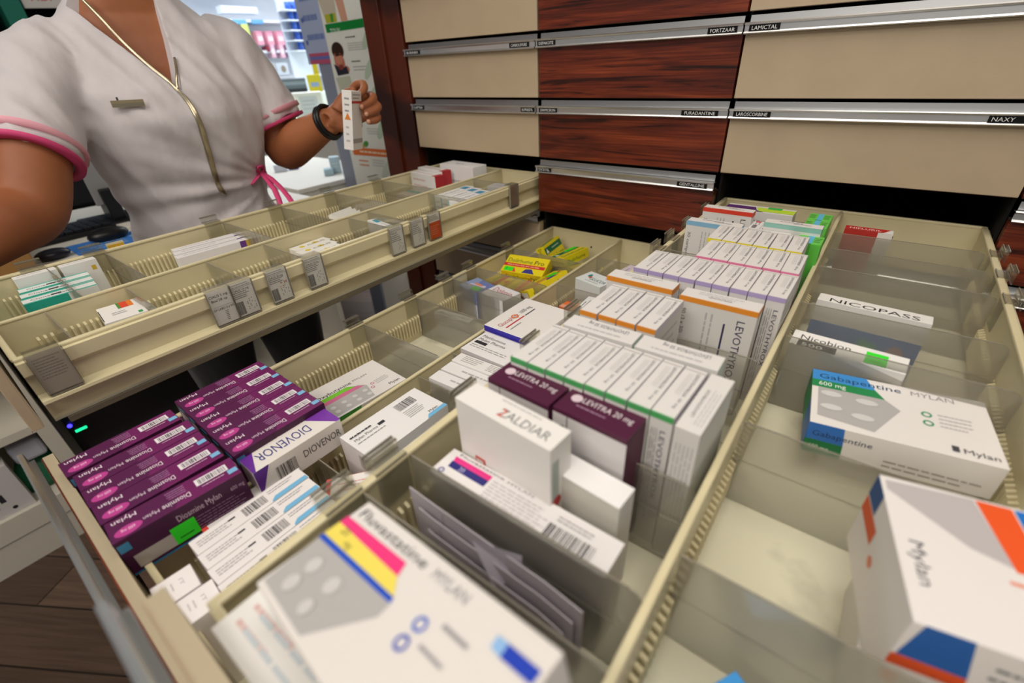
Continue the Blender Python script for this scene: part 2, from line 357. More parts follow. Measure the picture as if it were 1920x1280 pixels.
drA = open_drawer('pulled-out cream drawer on the left, next to the person, with label cards along its rim', DA['x0'], DA['x1'], DA['yf'], .045, DA['zr'], .078, DA['xd'], -.4, 0, 1.008, BEIGE, [])
drB = open_drawer('pulled-out cream drawer in the middle, lowest of three, holding purple boxes', DBB['x0'], DBB['x1'], DBB['yf'], .045, DBB['zr'], .086, DBB['xd'], 0, .4, .887, ROSE, [])
drC = open_drawer('pulled-out cream drawer on the right with tall white boxes standing in one lane', DC['x0'], DC['x1'], DC['yf'], .065, DC['zr'], .092, DC['xd'], .4, .8, 1.008, BEIGE, [])
ZA, ZB, ZC = DA['zr'] - .078, DBB['zr'] - .086, DC['zr'] - .092
# ------------------------------------------------------------------ clear lane dividers with rim clips
def divider(xa, xb, y, zr, zf, label, group, frost=False, clip='L', lean=0.0, wall=None, h=None, cw=.03):
    root = empty('lane_divider', ((xa + xb) / 2, y, zf + .0005), label, 'divider', group)
    M_ = FROST if frost else CLEAR
    zt = zr - .004; r = .008
    m = MB(); prof = [(xa, zf + .001), (xb, zf + .001)] + [(xb - r + r * math.cos(a), zt - r + r * math.sin(a)) for a in (0, .5, 1.05, 1.57)] + [(xa, zt)]
    m.prism([(a, b) for a, b in prof], 0, .0016, M_, 'y')
    # a thin moulded ridge line and the polished top edge
    m.box(xa + .004, xb - .004, -.0006, -.0001, zf + (zt - zf) * .55, zf + (zt - zf) * .55 + .0012, M_)
    m.box(xa, xb - r, .0002, .0014, zt, zt + .0005, EDGE)
    sh = Matrix.Translation((0, y, 0)) @ Matrix.Translation((0, 0, zf)) @ Matrix.Rotation(lean, 4, 'X') @ Matrix.Translation((0, 0, -zf))
    me = m.mesh('lane_divider_plate'); me.transform(sh); rel(link('plate', me), root)
    if clip:
        w = wall if wall is not None else (xa if clip == 'L' else xb); s = 1 if clip == 'L' else -1
        m = MB(); y0, y1 = y - cw + .002, y + .001
        def bx(a, b, z0, z1, mm=CLIPM, ya=y0, yb=y1): m.box(min(w + s * a, w + s * b), max(w + s * a, w + s * b), ya, yb, z0, z1, mm)
        bx(.0002, .0014, zr - .036, zr + .0015); bx(-.0088, .0014, zr + .0006, zr + .0020); bx(-.0088, -.0076, zr - .014, zr + .0020)
        bx(-.0088, -.0076, zr + .0020, zr + .0105); bx(-.0135, -.0076, zr + .0093, zr + .0105, CLIPM); bx(-.0135, -.0125, zr - .006, zr + .0105, CLIPM)
        bx(-.0140, -.0132, zr + .0092, zr + .0110, EDGE); bx(-.0092, -.0084, zr + .0100, zr + .0110, EDGE); bx(-.0092, -.0084, zr + .0016, zr + .0026, EDGE); bx(.0006, .0016, zr + .0012, zr + .0022, EDGE)
        rel(m.build('rim_clip'), root)
    return root
k = 0
for y, ln in ((-.843, 0), (-.765, .03), (-.58, -.05), (-.455, .03), (-.325, .0), (-.19, 0)):
    divider(DA['x0'] + .005, DA['xd'] - .004, y, DA['zr'], ZA, 'clear divider in the lane beside the person, %s from the front' % ORD[k], 'clear dividers in the left drawer', lean=ln); k += 1
k = 0
for y, ln in ((-.885, .0), (-.80, 0), (-.69, .05), (-.60, .04), (-.435, 0), (-.39, .0), (-.225, .02), (-.075, 0)):
    divider(DA['xd'] + .004, DA['x1'] - .005, y, DA['zr'], ZA, 'clear divider in the label card lane, %s from the front' % ORD[k], 'clear dividers in the left drawer', clip=None, lean=ln); k += 1
k = 0
for y in (-.552, -.432, -.333, -.262, -.13):
    divider(DBB['x0'] + .005, DBB['xd'] - .004, y, DBB['zr'], ZB, 'clear divider clipped on the left rim of the middle drawer, %s from the front' % ORD[k], 'clear dividers in the middle drawer', frost=True, wall=DBB['x0'] + .004); k += 1
k = 0
for y in (-.778, -.605, -.535, -.345, -.245, -.085):
    divider(DBB['xd'] + .004, DBB['x1'] - .006, y, DBB['zr'], ZB, 'clear divider in the right lane of the middle drawer, %s from the front' % ORD[k], 'clear dividers in the middle drawer', clip=None); k += 1
k = 0
for y, ln in ((-.826, 0), (-.785, -.04), (-.692, 0), (-.590, 0), (-.505, 0), (-.262, 0), (-.205, 0), (-.128, 0), (-.03, 0)):
    divider(DC['x0'] + .005, DC['xd'] - .004, y, DC['zr'], ZC, 'clear divider in the lane of tall boxes, %s from the front' % ORD[k], 'clear dividers in the tall box lane', frost=k in (0, 1), lean=ln, wall=DC['x0'] + .004); k += 1
k = 0
for y, cl in ((-.745, None), (-.602, None), (-.44, None), (-.35, None), (-.222, 'R'), (-.14, 'R'), (-.060, 'R')):
    divider(DC['xd'] + .004, DC['x1'] - .006, y, DC['zr'], ZC, 'frosted divider in the half-empty lane, %s from the front' % ORD[k], 'frosted dividers in the half-empty lane', frost=True, clip=cl, wall=DC['x1'] - .004); k += 1
# ------------------------------------------------------------------ label cards on the left drawer
DOTS = [('o', .55 + .11 * (i % 4), .42 - .07 * (i // 4) + .02 * ((i * 7) % 3), .012, '33313a') for i in range(20) if (i * 5) % 7 > 1]
def card(y, kind, label):
    root = empty('label_holder', (-.008, y, .918), label, 'label holder', 'label holders on the left drawer')
    xo = DA['x1'] + .0098; w = .029; z0, z1 = .916, .9635
    m = MB(); m.box(xo, xo + .0012, y - w / 2 - .001, y + w / 2 + .001, z0 - .001, z1 + .001, SLEEVE); m.box(xo - .0035, xo - .0025, y - w / 2 - .001, y + w / 2 + .001, z0 - .001, z1 + .001, SLEEVE)
    m.box(DA['x1'] - .006, xo + .001, y - w / 2, y + w / 2, z1 + .0008, z1 + .0018, CLIPM); m.box(DA['x1'] - .0070, DA['x1'] - .0060, y - w / 2, y + w / 2, z1 - .03, z1 + .0018, CLIPM)
    for a in (-w / 2 - .001, w / 2 + .0004): m.box(xo - .0028, xo + .0012, y + a, y + a + .0006, z0, z1, EDGE)
    m.box(xo - .003, xo + .0012, y - w / 2, y + w / 2, z0 - .002, z0 - .001, EDGE)
    rel(m.build('clear_sleeve'), root)
    m = MB(); m.box(xo - .0018, xo - .0012, y - w / 2, y + w / 2, z0, z1, mat({'dim': 'b3ab9e', 'orange': 'f0eeec'}.get(kind, 'efedeb'), .6))
    # card face looks towards +x
    head = [('ln', .05, .85, .95, .97, 2, '9a979b'), ('r', .02, .835, .98, .842, '77757a')]
    sp = {'cialis': head + [('t', 'CIALIS 10 mg', .06, .745, .085, '2a2830', .75), ('ln', .06, .52, .8, .74, 4, '55535a'), ('bar', .05, .05, .36, .44)] + DOTS,
          'hand': [('t', 'CIALIS 5 mg', .06, .80, .10, '151418', .8), ('t', 'Bte/28 cp', .1, .68, .10, '151418', .7), ('r', .1, .52, .95, .525, '333333'), ('t', 'GP LABO 5 y SG', .06, .42, .085, '222126', .88), ('ln', .5, .08, .66, .38, 6, '55535a')],
          'red': head + [('t', 'CIALIS 20 mg', .06, .745, .085, '2a2830', .75), ('ln', .06, .58, .8, .74, 3, '55535a'), ('t', '+ H', .55, .50, .14, 'c02a2a'), ('t', '- -', .5, .40, .16, 'c02a2a'), ('bar', .05, .05, .36, .42)] + DOTS[:12],
          'dim': [('ln', .1, .35, .9, .9, 8, '8d877c')],
          'plain': head + [('t', 'CIALIS', .06, .745, .09, '2a2830', .5), ('ln', .06, .45, .8, .72, 4, '66646a')] + DOTS,
          'orange': [('ln', .06, .72, .95, .95, 4, '555055'), ('r', 0, 0, 1, .66, 'e2571f'), ('ln', .1, .15, .9, .55, 5, 'f0a080')]}[kind]
    m.marks(Vector((xo - .0012, y - w / 2, z0)), Vector((0, 1, 0)), Vector((0, 0, 1)), w, z1 - z0, sp)
    rel(m.build('card'), root)
card(-.912, 'dim', 'dim grey blurred label card near the front corner of the left drawer')
card(-.736, 'hand', 'handwritten label card on the left drawer rim')
card(-.707, 'cialis', 'printed label card directly beside the handwritten one')
card(-.657, 'red', 'label card with red pen marks')
card(-.599, 'cialis', 'printed label card below the white boxes with yellow logos')
card(-.437, 'plain', 'grey dotted label card, second left of the orange one')
card(-.388, 'plain', 'grey label card immediately left of the orange one')
card(-.345, 'orange', 'label card with an orange lower half')
card(-.095, 'dim', 'small brownish label card near the cabinet end of the left drawer')
# ================================================================== medicine boxes
def faces(w, d, h):
    X, Y, Z = Vector((1, 0, 0)), Vector((0, 1, 0)), Vector((0, 0, 1))
    return {'T': (Vector((-w/2, -d/2, h)), X, Y, w, d), 'F': (Vector((-w/2, -d/2, 0)), X, Z, w, h), 'B': (Vector((w/2, d/2, 0)), -X, Z, w, h),
            'L': (Vector((-w/2, d/2, 0)), -Y, Z, d, h), 'R': (Vector((w/2, -d/2, 0)), Y, Z, d, h)}
def box_mesh(w, d, h, col, fs, bev=.0005, flap=None):
    """card box standing on its base; fs: face letter -> (quarter turns, marks)"""
    m = MB(); m.box(-w/2, w/2, -d/2, d/2, 0, h, mat(col, .42), bev); F_ = faces(w, d, h)
    if flap:      # tucked end flap: thin seam lines and thumb notch on the short ends
        for k in flap:
            O, U, V, lu, lv = F_[k]; m.marks(O, U, V, lu, lv, [('r', .04, .93, .96, .945, 'a39c98')], .00006)
    for k, (rot, sp) in fs.items():
        O, U, V, lu, lv = F_[k]
        for _ in range(rot): O, U, V, lu, lv = O + U * lu, V, -U, lv, lu
        m.marks(O, U, V, lu, lv, sp)
    return m.mesh('medicine_box')
def put(me, x, y, z, label, group=None, rz=0, rx=0, ry=0, cat='medicine box', name='medicine_box'):
    o = link(name, me); o.location = (x, y, z); o.rotation_euler = (math.radians(rx), math.radians(ry), math.radians(rz))
    return tag(o, label, cat, group)
def sticker(o, w, d, h, face, u0, v0, u1, v1, col='35e22c', rot=0):
    F_ = faces(w, d, h); O, U, V, lu, lv = F_[face]; m = MB(); m.marks(O, U, V, lu, lv, [('r', u0, v0, u1, v1, col), ('ln', u0 + (u1 - u0) * .2, v0 + (v1 - v0) * .15, u0 + (u1 - u0) * .8, v0 + (v1 - v0) * .4, 1, '1d5a1a')], .0006)
    q = m.build('price_sticker', o); q['label'] = 'bright green price sticker'; return q
def ts(x0, x1, y0, y1): return (x0 + x1) / 2, (y0 + y1) / 2
BLK, GR, LG = '1b1a20', '8d8a8e', 'b9b6b8'
# ---------- middle drawer, left lane: purple boxes
PUR, DPUR = '6e1f5c', '3a1230'
dw, dl, dh = .0306, .104, .042
def dios(w, l, h):
    return box_mesh(w, l, h, PUR, {
        'T': (3, [('p', [(.42, 0), (1, 0), (1, 1), (.55, 1)], '55184a'), ('t', 'Mylan', .78, .12, .26, 'e9dfe8', .18), ('e', .87, .72, .10, .2, 'b8408f'), ('t', '600 mg', .82, .64, .18, 'f3cfe6', .1),
                  ('t', 'Diosmine', .40, .58, .32, 'e9dfe8', .22), ('t', 'Mylan', .64, .58, .22, 'd9c9d8', .12), ('ln', .42, .10, .58, .5, 4, 'b57fae'), ('r', .07, .22, .34, .56, 'e7e0e6'), ('bar', .09, .27, .32, .52), ('ln', .12, .62, .34, .74, 1, 'd3b5cf'), ('r', .01, .60, .09, .82, '7fb6dd')]),
        'R': (0, [('r', 0, .0, 1, 1, '43153a'), ('t', 'Diosmine Mylan', .42, .66, .24, 'cbb4c6', .36), ('t', '600 mg', .86, .66, .16, 'b99ab4', .12), ('ln', .52, .15, .95, .55, 5, '8e6a88'), ('r', .01, .68, .09, .90, '3f86ad'), ('r', .06, .12, .5, .48, 'b5aca6'), ('r', 0, 0, 1, .05, '2a7fae')]),
        'F': (0, [('r', 0, 0, 1, 1, '3b1432'), ('r', .1, .42, .9, .72, 'b8aeb0'), ('r', .1, .26, .9, .38, '2d7fb0'), ('r', .25, .8, .75, .9, '3f86ad')])}, flap='F')
D_ = dios(dw, dl, dh)
low = dios(.034, .104, .080)
for i in range(5):
    put(low, .0295 + .0352 * i, -.893, ZB, 'purple medicine box in the bottom layer under the front stack, %s from the left' % ORD[i], 'purple boxes in the bottom layer')
    put(low, .0295 + .0352 * i, -.785, ZB, 'purple medicine box in the bottom layer under the rear stack, %s from the left' % ORD[i], 'purple boxes in the bottom layer')
for i, (x, y, rz, dz) in enumerate([(.0700, -.9010, 0.5, 0), (.1060, -.8975, -1.5, 0), (.1375, -.8985, -1.5, 0), (.1690, -.8985, -2, 0), (.2060, -.8985, -5, .0015)]):
    o = put(D_, x, y, ZB + .0805 + dz, 'purple medicine box, %s from the left of the front stack' % ORD[i], 'purple boxes in the front stack', rz)
    if i == 4: sticker(o, dw, dl, dh, 'R', .34, .12, .53, .60)
for i in range(5):
    put(D_, .0580 + .0308 * i, -.7880 - .0006 * i, ZB + .0805, 'purple medicine box, %s from the left of the rear stack' % ORD[i], 'purple boxes in the rear stack', 0)
v_ = box_mesh(.0320, .100, .034, 'e6e1dc', {'T': (3, [('p', [(0, 0), (.27, 0), (.05, 1), (0, 1)], '7a3aa8'), ('p', [(.86, 0), (1, 0), (1, 1), (.97, 1)], '6b2f9a'), ('t', 'DIOVENOR', .28, .28, .62, '3d3a84', .60)]),
    'R': (0, [('p', [(0, 0), (.16, 1), (0, 1)], '5d2a8c'), ('bar', .2, .2, .42, .72), ('t', 'DIOVENOR', .50, .42, .40, '5a545c', .46)])})
put(v_, .2110, -.7900, ZB + .0805, 'white box with purple corners and large blue capitals, beside the rear purple stack', rz=-1)
ox = box_mesh(.088, .125, .022, 'e9e6e4', {'T': (1, [('p', [(.04, .52), (.55, .52), (.62, .40), (.56, .04), (.04, .04)], 'bdbcbc'), ('p', [(0, .62), (.44, .62), (.52, .52), (0, .52)], '7fd13a'), ('p', [(0, .52), (.52, .52), (.6, .42), (0, .42)], 'd9779f'),
    ('t', 'Oxybutynine', .06, .64, .12, BLK, .46), ('t', 'MYLAN', .55, .66, .08, GR, .2), ('t', 'Mylan', .8, .08, .10, BLK, .15), ('ring', .68, .36, .035, 'd07aa0'), ('ring', .64, .26, .035, 'c77'+'a9a'), ('ln', .72, .28, .93, .42, 3, LG)] + [('o', .12 + .14 * (i % 4), .28 - .14 * (i // 4), .045, 'd8d8d8') for i in range(8)]),
    'R': (0, [('p', [(0, 0), (.3, 0), (.36, 1), (0, 1)], '3f9a3a'), ('t', 'Mylan', .8, .3, .4, BLK, .13)])})
put(ox, .099, -.644, ZB + .0215, 'flat white box with green and pink bands and a tablet picture', rz=-3, rx=-1)
ox2 = box_mesh(.088, .120, .021, 'dfe0dc', {'T': (1, [('ln', .3, .84, .9, .94, 2, GR), ('r', .88, .62, .9, .84, 'c8281e'), ('t', 'D', .91, .62, .2, '3a3f3a', .08)])})
put(ox2, .080, -.640, ZB, 'white box with a big letter D, beneath the box with green and pink bands', rz=-3)
cl = box_mesh(.058, .078, .016, 'e8e6e4', {'T': (1, [('r', .0, .80, .42, .92, '3d6fb4'), ('p', [(.18, .38), (.25, .42), (.33, .78), (.27, .78)], 'd9a02c'), ('t', 'Clarius 20 mg', .22, .42, .26, '2b3f86', .70), ('ln', .3, .22, .85, .36, 1, '8a8fb0'), ('t', 'Chiesi', .68, .06, .16, '3b4560', .26)])})
put(cl, .147, -.512, ZB, 'small flat white box with blue bar and yellow slash in the middle drawer', rz=-2)
m = MB(); m.box(-.05, .05, -.055, .055, 0, .0012, mat('cfcbb4', .5)); o = m.build('floor_liner'); o.location = (.085, -.50, ZB + .0002); tag(o, 'thin cream liner card under the small box with yellow slash', 'liner card')
lp = box_mesh(.082, .018, .052, 'e2e0dc', {'T': (0, [('t', 'LEPTICUR', .06, .2, .6, '2a3240', .45), ('ln', .55, .3, .95, .7, 1, GR)])})
put(lp, .080, -.405, ZB, 'slim white box standing on edge behind the second divider of the middle drawer', rz=4)
dv = box_mesh(.060, .05, .066, '6f7fb6', {'T': (0, [('p', [(0, 0), (.6, 0), (.3, 1), (0, 1)], '8fa0c8'), ('p', [(.25, .25), (.9, .5), (.8, .7), (.2, .5)], 'c7c3dd'), ('e', .5, .6, .2, .08, 'd98a6a')]), 'F': (0, [('r', 0, 0, 1, .6, 'c9c9da'), ('r', .05, .1, .12, .9, 'b5456a')])})
o = put(dv, .050, -.303, ZB, 'small box with blue and violet picture and a green price sticker', rz=-12); sticker(o, .06, .05, .066, 'T', .52, .12, .85, .42)
dw2 = box_mesh(.062, .05, .066, 'e4e2e6', {'T': (0, [('t', 'Dolenio', .12, .5, .42, 'b02a4a', .8), ('ln', .15, .2, .7, .34, 1, LG)]), 'R': (0, [('r', .2, .2, .6, .6, '4a5f9a'), ('ln', .2, .7, .8, .86, 2, GR)])})
put(dw2, .112, -.305, ZB, 'white box with crimson lettering beside the blue and violet picture box', rz=-8)
# yellow boxes
YL = 'e3cf1f'
yp = box_mesh(.052, .098, .024, YL, {'T': (1, [('r', .0, .34, .98, .52, 'c8322a'), ('ln', .08, .38, .92, .48, 1, 'f0d0b0'), ('t', 'Dolirhume', .04, .58, .32, '1f6a3c', .6), ('t', 'Pro', .68, .58, .34, '111111', .24), ('p', [(.2, .04), (.36, .04), (.28, .3)], 'd8403a'), ('p', [(.5, .04), (.8, .04), (.7, .3), (.56, .26)], '3a3a86')]),
    'R': (0, [('t', 'DolirhumePro', .1, .3, .5, '1f4a2c', .8)]), 'F': (0, [('r', .1, .2, .9, .8, 'e8e0d0'), ('p', [(.2, .25), (.5, .25), (.35, .75)], 'c8322a')])})
yg = box_mesh(.045, .088, .022, YL, {'T': (1, [('r', .0, .52, .98, .86, '1d6a40'), ('t', 'Dolirhume', .06, .1, .36, '174a2c', .88), ('p', [(.05, .56), (.2, .56), (.12, .82)], 'e8e8e0'), ('ln', .4, .6, .9, .78, 1, 'b8d0b8')]),
    'R': (0, [('t', 'Dolirhume', .1, .25, .55, '174a2c', .75)]), 'F': (0, [('t', 'Dolirhume', .05, .3, .5, '174a2c', .9)]), 'L': (0, [('r', .1, .2, .9, .75, '1d6a40')])})
G1 = 'yellow and red boxes in the middle drawer'; G2 = 'yellow and green boxes in the middle drawer'
for i, (x, y) in enumerate([(.043, -.200), (.099, -.200), (.158, -.197)]): put(yp, x, y, ZB, 'yellow and red box at the bottom of the pile, %s from the rim' % ORD[i], G1)
for i, (x, y) in enumerate([(.045, -.045), (.098, -.045), (.155, -.050)]): put(yg, x, y, ZB, 'yellow and green box at the bottom of the pile, %s from the rim' % ORD[i], G2)
put(yp, .048, -.205, ZB + .0245, 'flat yellow and red box at the lane wall side, beneath the tilted one', G1, rz=-3)
put(yp, .103, -.212, ZB + .0245, 'flat yellow and red box between its twin and the leaning one', G1, rz=2)
o = put(yp, .082, -.172, ZB + .052, 'yellow and red box lying across the others, front label up, with sticker', G1, rz=-80, ry=22); sticker(o, .052, .098, .024, 'T', .72, .06, .95, .28)
o = put(yp, .160, -.218, ZB + .046, 'yellow and red box tipped against the lane wall, with a sticker', G1, rz=-25, ry=-22, rx=12); sticker(o, .052, .098, .024, 'T', .3, .66, .75, .9)
put(yg, .048, -.040, ZB + .050, 'yellow and green box nearest the outer rim, standing on its long edge', G2, rz=8, ry=62)
put(yg, .070, -.060, ZB + .022, 'yellow and green box lying at the bottom between two others', G2, rz=-14)
o = put(yg, .118, -.052, ZB + .046, 'yellow and green box on top of the pile, with a large green sticker', G2, rz=-8, ry=-10); sticker(o, .045, .085, .022, 'T', .1, .5, .4, .95)
o = put(yg, .165, -.082, ZB + .036, 'yellow and green box nearest the lane wall, with a green sticker', G2, rz=-30, ry=-25); sticker(o, .045, .085, .022, 'T', .1, .35, .55, .7)
# ---------- middle drawer, right lane
mf = box_mesh(.0205, .107, .100, 'e9e4e4', {'T': (1, [('ln', .04, .3, .34, .74, 3, GR), ('r', .30, .62, .36, .72, '3a3a40'), ('bar', .42, .22, .62, .80), ('ln', .66, .55, .92, .85, 2, GR), ('p', [(.64, .0), (.99, .0), (.99, .28), (.69, .28), (.65, .12)], '74b4dc')]),
    'F': (0, [('r', 0, 0, 1, 1, 'e0d4da')]), 'R': (0, [('ln', .05, .1, .9, .9, 8, 'cfcacd')])}, flap='F')
for i in range(4): put(mf, .2505 + .0212 * i, -.858 - .001 * i, ZB, 'white box with barcode and light blue tab, %s from the left of four' % ORD[i], 'white boxes with light blue tabs', 0)
rd = box_mesh(.0155, .098, .088, 'dedbd8', {'T': (1, [('r', 0, 0, .05, 1, 'd8443e'), ('ln', .08, .3, .5, .7, 2, 'd89a94')]), 'F': (0, [('r', 0, .6, 1, 1, 'd8443e')])})
put(rd, .2205, -.848, ZB, 'slim white box with a red end, between the lane wall and the barcode boxes', rz=0)
rr_ = box_mesh(.028, .05, .078, 'ebe6e4', {'T': (3, [('r', .9, 0, 1, 1, 'dd4a44'), ('ln', .2, .3, .8, .8, 3, 'd89a94')]), 'L': (0, [('r', 0, 0, 1, 1, 'dd564e')])})
put(rr_, .284, -.777, ZB, 'small white box with red edge behind the row of four barcode boxes', rz=-38)
sm = box_mesh(.0275, .030, .098, 'ece6e6', {'T': (0, [('t', 'IT', .3, .62, .14, LG, .3), ('ln', .3, .25, .7, .5, 2, 'c9c6c8')]), 'L': (0, [('r', 0, 0, 1, 1, 'd8c8d4')])})
put(sm, .2735, -.935, ZB, 'small white upright box at the front corner, left of its twin', 'small upright boxes at the drawer front', rz=-5)
put(sm, .3035, -.930, ZB, 'small white upright box beside its twin and the row of four', 'small upright boxes at the drawer front', rz=-5)
m2 = box_mesh(.060, .112, .098, 'eae8e8', {'T': (1, [('ln', .04, .72, .36, .84, 1, '33333a'), ('t', 'Metformine', .05, .74, .11, '2c2c34', .24), ('t', 'Mylan Pharma', .05, .62, .11, '2c2c34', .28), ('r', .35, .64, .43, .72, '2c2c34'), ('ln', .05, .5, .4, .58, 1, GR), ('bar', .62, .62, .86, .86), ('ln', .62, .3, .86, .56, 5, GR), ('t', 'Mylan', .8, .12, .09, BLK, .12), ('p', [(.72, 0), (1, 0), (1, .1), (.77, .1)], '74b4dc')]),
    'F': (0, [('bar', .55, .75, .95, .9), ('r', 0, 0, 1, 1, 'dcd6d6'), ('bar', .55, .72, .95, .92)]), 'R': (0, [('r', 0, 0, 1, 1, 'dfdede')])})
put(m2, .2655, -.695, ZB, 'large white box with barcode on top, left of the two standing side by side', 'large white barcode boxes', rz=-1)
put(m2, .3385, -.715, ZB, 'large white box with barcode on top, partly under the rim of the right drawer', 'large white barcode boxes', rz=-1)
wb = box_mesh(.150, .0215, .086, 'e9e7e7', {'T': (0, [('ln', .2, .25, .7, .75, 1, LG)]), 'F': (0, [('r', 0, 0, 1, 1, 'e2dedf')])})
wb2 = box_mesh(.150, .0215, .088, 'eae8e6', {'T': (0, [('ln', .08, .2, .3, .9, 4, GR), ('ln', .38, .15, .72, .9, 5, GR)])})
put(wb, .297, -.588, ZB, 'long plain white box, nearest the camera of three lying side by side', rz=2)
put(wb, .297, -.5645, ZB + .001, 'long white box in the middle of three lying side by side', rz=2)
put(wb2, .297, -.548 + .006, ZB + .0015, 'long white box with small grey text, farthest of three lying side by side', rz=2)
mp = box_mesh(.170, .058, .092, 'ebe9ea', {'T': (0, [('t', 'Metformine', .03, .74, .16, '2c2c34', .26), ('t', 'Mylan Pharma', .03, .58, .16, '2c2c34', .3), ('r', .03, .42, .16, .54, '2c2c34'), ('ln', .03, .22, .5, .38, 2, GR), ('p', [(.5, 0), (.78, 0), (.78, .16), (.53, .16)], '6fb1dc')]), 'F': (0, [('r', 0, 0, 1, 1, 'cfc9cb')])})
put(mp, .300, -.500, ZB, 'white box with three short black lines of text next to the big red-lettered box', rz=-1)
gl_ = box_mesh(.092, .112, .100, 'ebe8e6', {'T': (1, [('r', .10, .60, .52, .63, 'c02a3a'), ('r', .54, .60, .78, .625, '3a3a4a'), ('t', 'Glucophage', .08, .70, .15, 'b0253a', .42), ('t', '1000 mg', .55, .70, .13, '3a3a44', .25), ('ring', .43, .74, .07, 'dd7a3a'), ('ln', .10, .48, .35, .56, 1, GR), ('ln', .12, .10, .3, .17, 1, GR), ('t', '90', .12, .10, .07, BLK)]),
    'F': (0, [('r', 0, .90, 1, 1, '3a2fa8'), ('r', 0, 0, 1, .9, 'ded8dc')]), 'L': (0, [('r', 0, 0, 1, 1, 'dcd8da')])})
put(gl_, .2555, -.410, ZB, 'big white box with red lettering and a blue front edge', rz=-1)
mr = box_mesh(.080, .128, .094, 'e9e8e8', {'T': (1, [('t', 'Metformine', .06, .86, .09, '2c2c34', .24), ('bar', .82, .8, .97, .96)])})
put(mr, .346, -.425, ZB, 'white box with dark lettering wedged between the red-lettered box and drawer rim')
wl = box_mesh(.05, .072, .088, 'e6e6e6', {'T': (1, [('ln', .05, .2, .85, .95, 7, '6f6f78')])})
put(wl, .313, -.302, ZB, 'white box densely printed with grey lines of text', rz=4)
oc = box_mesh(.05, .03, .052, 'e2703a', {'T': (0, [('r', 0, 0, 1, .4, 'e6a080')]), 'F': (0, [('r', 0, 0, 1, .5, 'c9c5c0')])})
put(oc, .250, -.262 + .006, ZB, 'orange-topped box behind a clear divider of the middle drawer', rz=-4)
gc = box_mesh(.062, .045, .090, 'dfe6e6', {'T': (0, [('e', .22, .62, .06, .14, '2a8a90'), ('e', .30, .5, .05, .1, 'c8502e'), ('t', 'GLUCOR', .35, .3, .34, '2b5560', .6), ('ln', .3, .1, .9, .22, 1, GR)])})
put(gc, .262, -.200, ZB, 'pale box with small red and teal drops and dark teal capitals', rz=-14)
pk = box_mesh(.045, .085, .096, 'd6cad6', {'T': (1, [('ln', .06, .35, .8, .6, 2, '3f6a78'), ('o', .2, .2, .1, '3a9aa0'), ('ln', .3, .7, .9, .85, 1, GR)])})
put(pk, .310, -.160, ZB, 'pale pinkish-lilac box beside the box with teal capitals', rz=-8)
# ---------- right drawer, left lane: tall boxes
def levo(w, d, h, accent, s='75'):
    return box_mesh(w, d, h, 'dedbd8', {
        'T': (3, [('r', .988, 0, 1, 1, accent), ('ln', .14, .30, .62, .58, 3, LG), ('t', 'LEVOTHYROX', .10, .66, .22, '3a3a4a', .50), ('t', s + ' mg', .64, .66, .18, '6c6c78', .2)]),
        'F': (3, [('r', 0, 0, .036, 1, accent), ('t', 'LEVOTHYROX', .10, .52, .34, '34345a', .52), ('ln', .1, .1, .9, .45, 3, GR)]),
        'R': (0, [('ln', .1, .2, .9, .9, 9, 'c5c1c4'), ('r', 0, .95, 1, 1, 'dcd6e2')]), 'L': (0, [('r', .95, 0, 1, 1, accent)])}, bev=.0004, flap='T')
def row(me, n, x0, x1, y, label, group, rz=0, z=None, jit=.0012):
    rr = random.Random(n * 7 + int(abs(y) * 1000))
    for i in range(n):
        xx = x0 + (x1 - x0) * i / (n - 1) if n > 1 else x0
        put(me, xx, y + rr.uniform(-jit, jit), ZC + (z or 0), label % ORD[i], group, rz + rr.uniform(-.4, .4))
GRN = levo(.0165, .066, .134, '4aa860', '50')
row(GRN, 8, .4430, .5655, -.650, 'upright white box with green front edge, %s from the left of its row', 'upright boxes with green edges', -1.5, jit=.0006)
put(box_mesh(.0172, .072, .133, 'dedbd8', {'T': (1, [('ln', .1, .1, .8, .5, 3, LG), ('t', 'LEVOTHYROX', .2, .6, .2, '55555f', .5)]), 'F': (3, [('ln', .1, .1, .9, .9, 5, LG)]), 'R': (0, [('r', 0, 0, 1, .96, 'dfe3e0')])}), .5845, -.652, ZC, 'upright white box without green edge, at the lane wall end of the green-edged row', rz=-1.5)
fl_ = box_mesh(.068, .022, .134, 'dedbd8', {'T': (2, [('t', 'LEVOTHYROX 50 mg', .14, .2, .36, '55556a', .58), ('ln', .2, .6, .85, .9, 1, LG)]), 'F': (0, [('ln', .1, .6, .9, .95, 3, LG)]), 'R': (0, [('r', 0, 0, 1, 1, 'cfe0dc')])})
put(fl_, .4755, -.6010, ZC, 'white box turned sideways behind the green-edged row, left of two', 'sideways boxes behind the green-edged row', rz=1)
put(fl_, .5460, -.6010, ZC, 'white box turned sideways behind the green-edged row, right of two', 'sideways boxes behind the green-edged row', rz=1)
ORN = levo(.0180, .072, .132, 'e8922c', '75')
row(ORN, 4, .4480, .5070, -.540 + .0, 'upright white box with orange front edge, %s from the left of four', 'upright boxes with orange edges', 0, jit=.0006)
wo = box_mesh(.076, .0225, .126, 'dedbd8', {'T': (0, [('r', 0, 0, 1, .05, 'e8922c'), ('ln', .2, .5, .8, .86, 2, LG), ('t', 'LEVOTHYROX', .35, .34, .22, '6a6a74', .3)]),
    'F': (3, [('r', 0, 0, .042, 1, 'e8922c'), ('t', '90 (3 x 30)', .10, .06, .08, '55555f', .24), ('ln', .1, .35, .6, .5, 2, LG), ('r', .16, .62, .52, .645, '34345a'), ('t', 'LEVOTHYROX', .10, .78, .14, '2d2d55', .60)]), 'R': (0, [('r', 0, .95, 1, 1, 'e8922c')])})
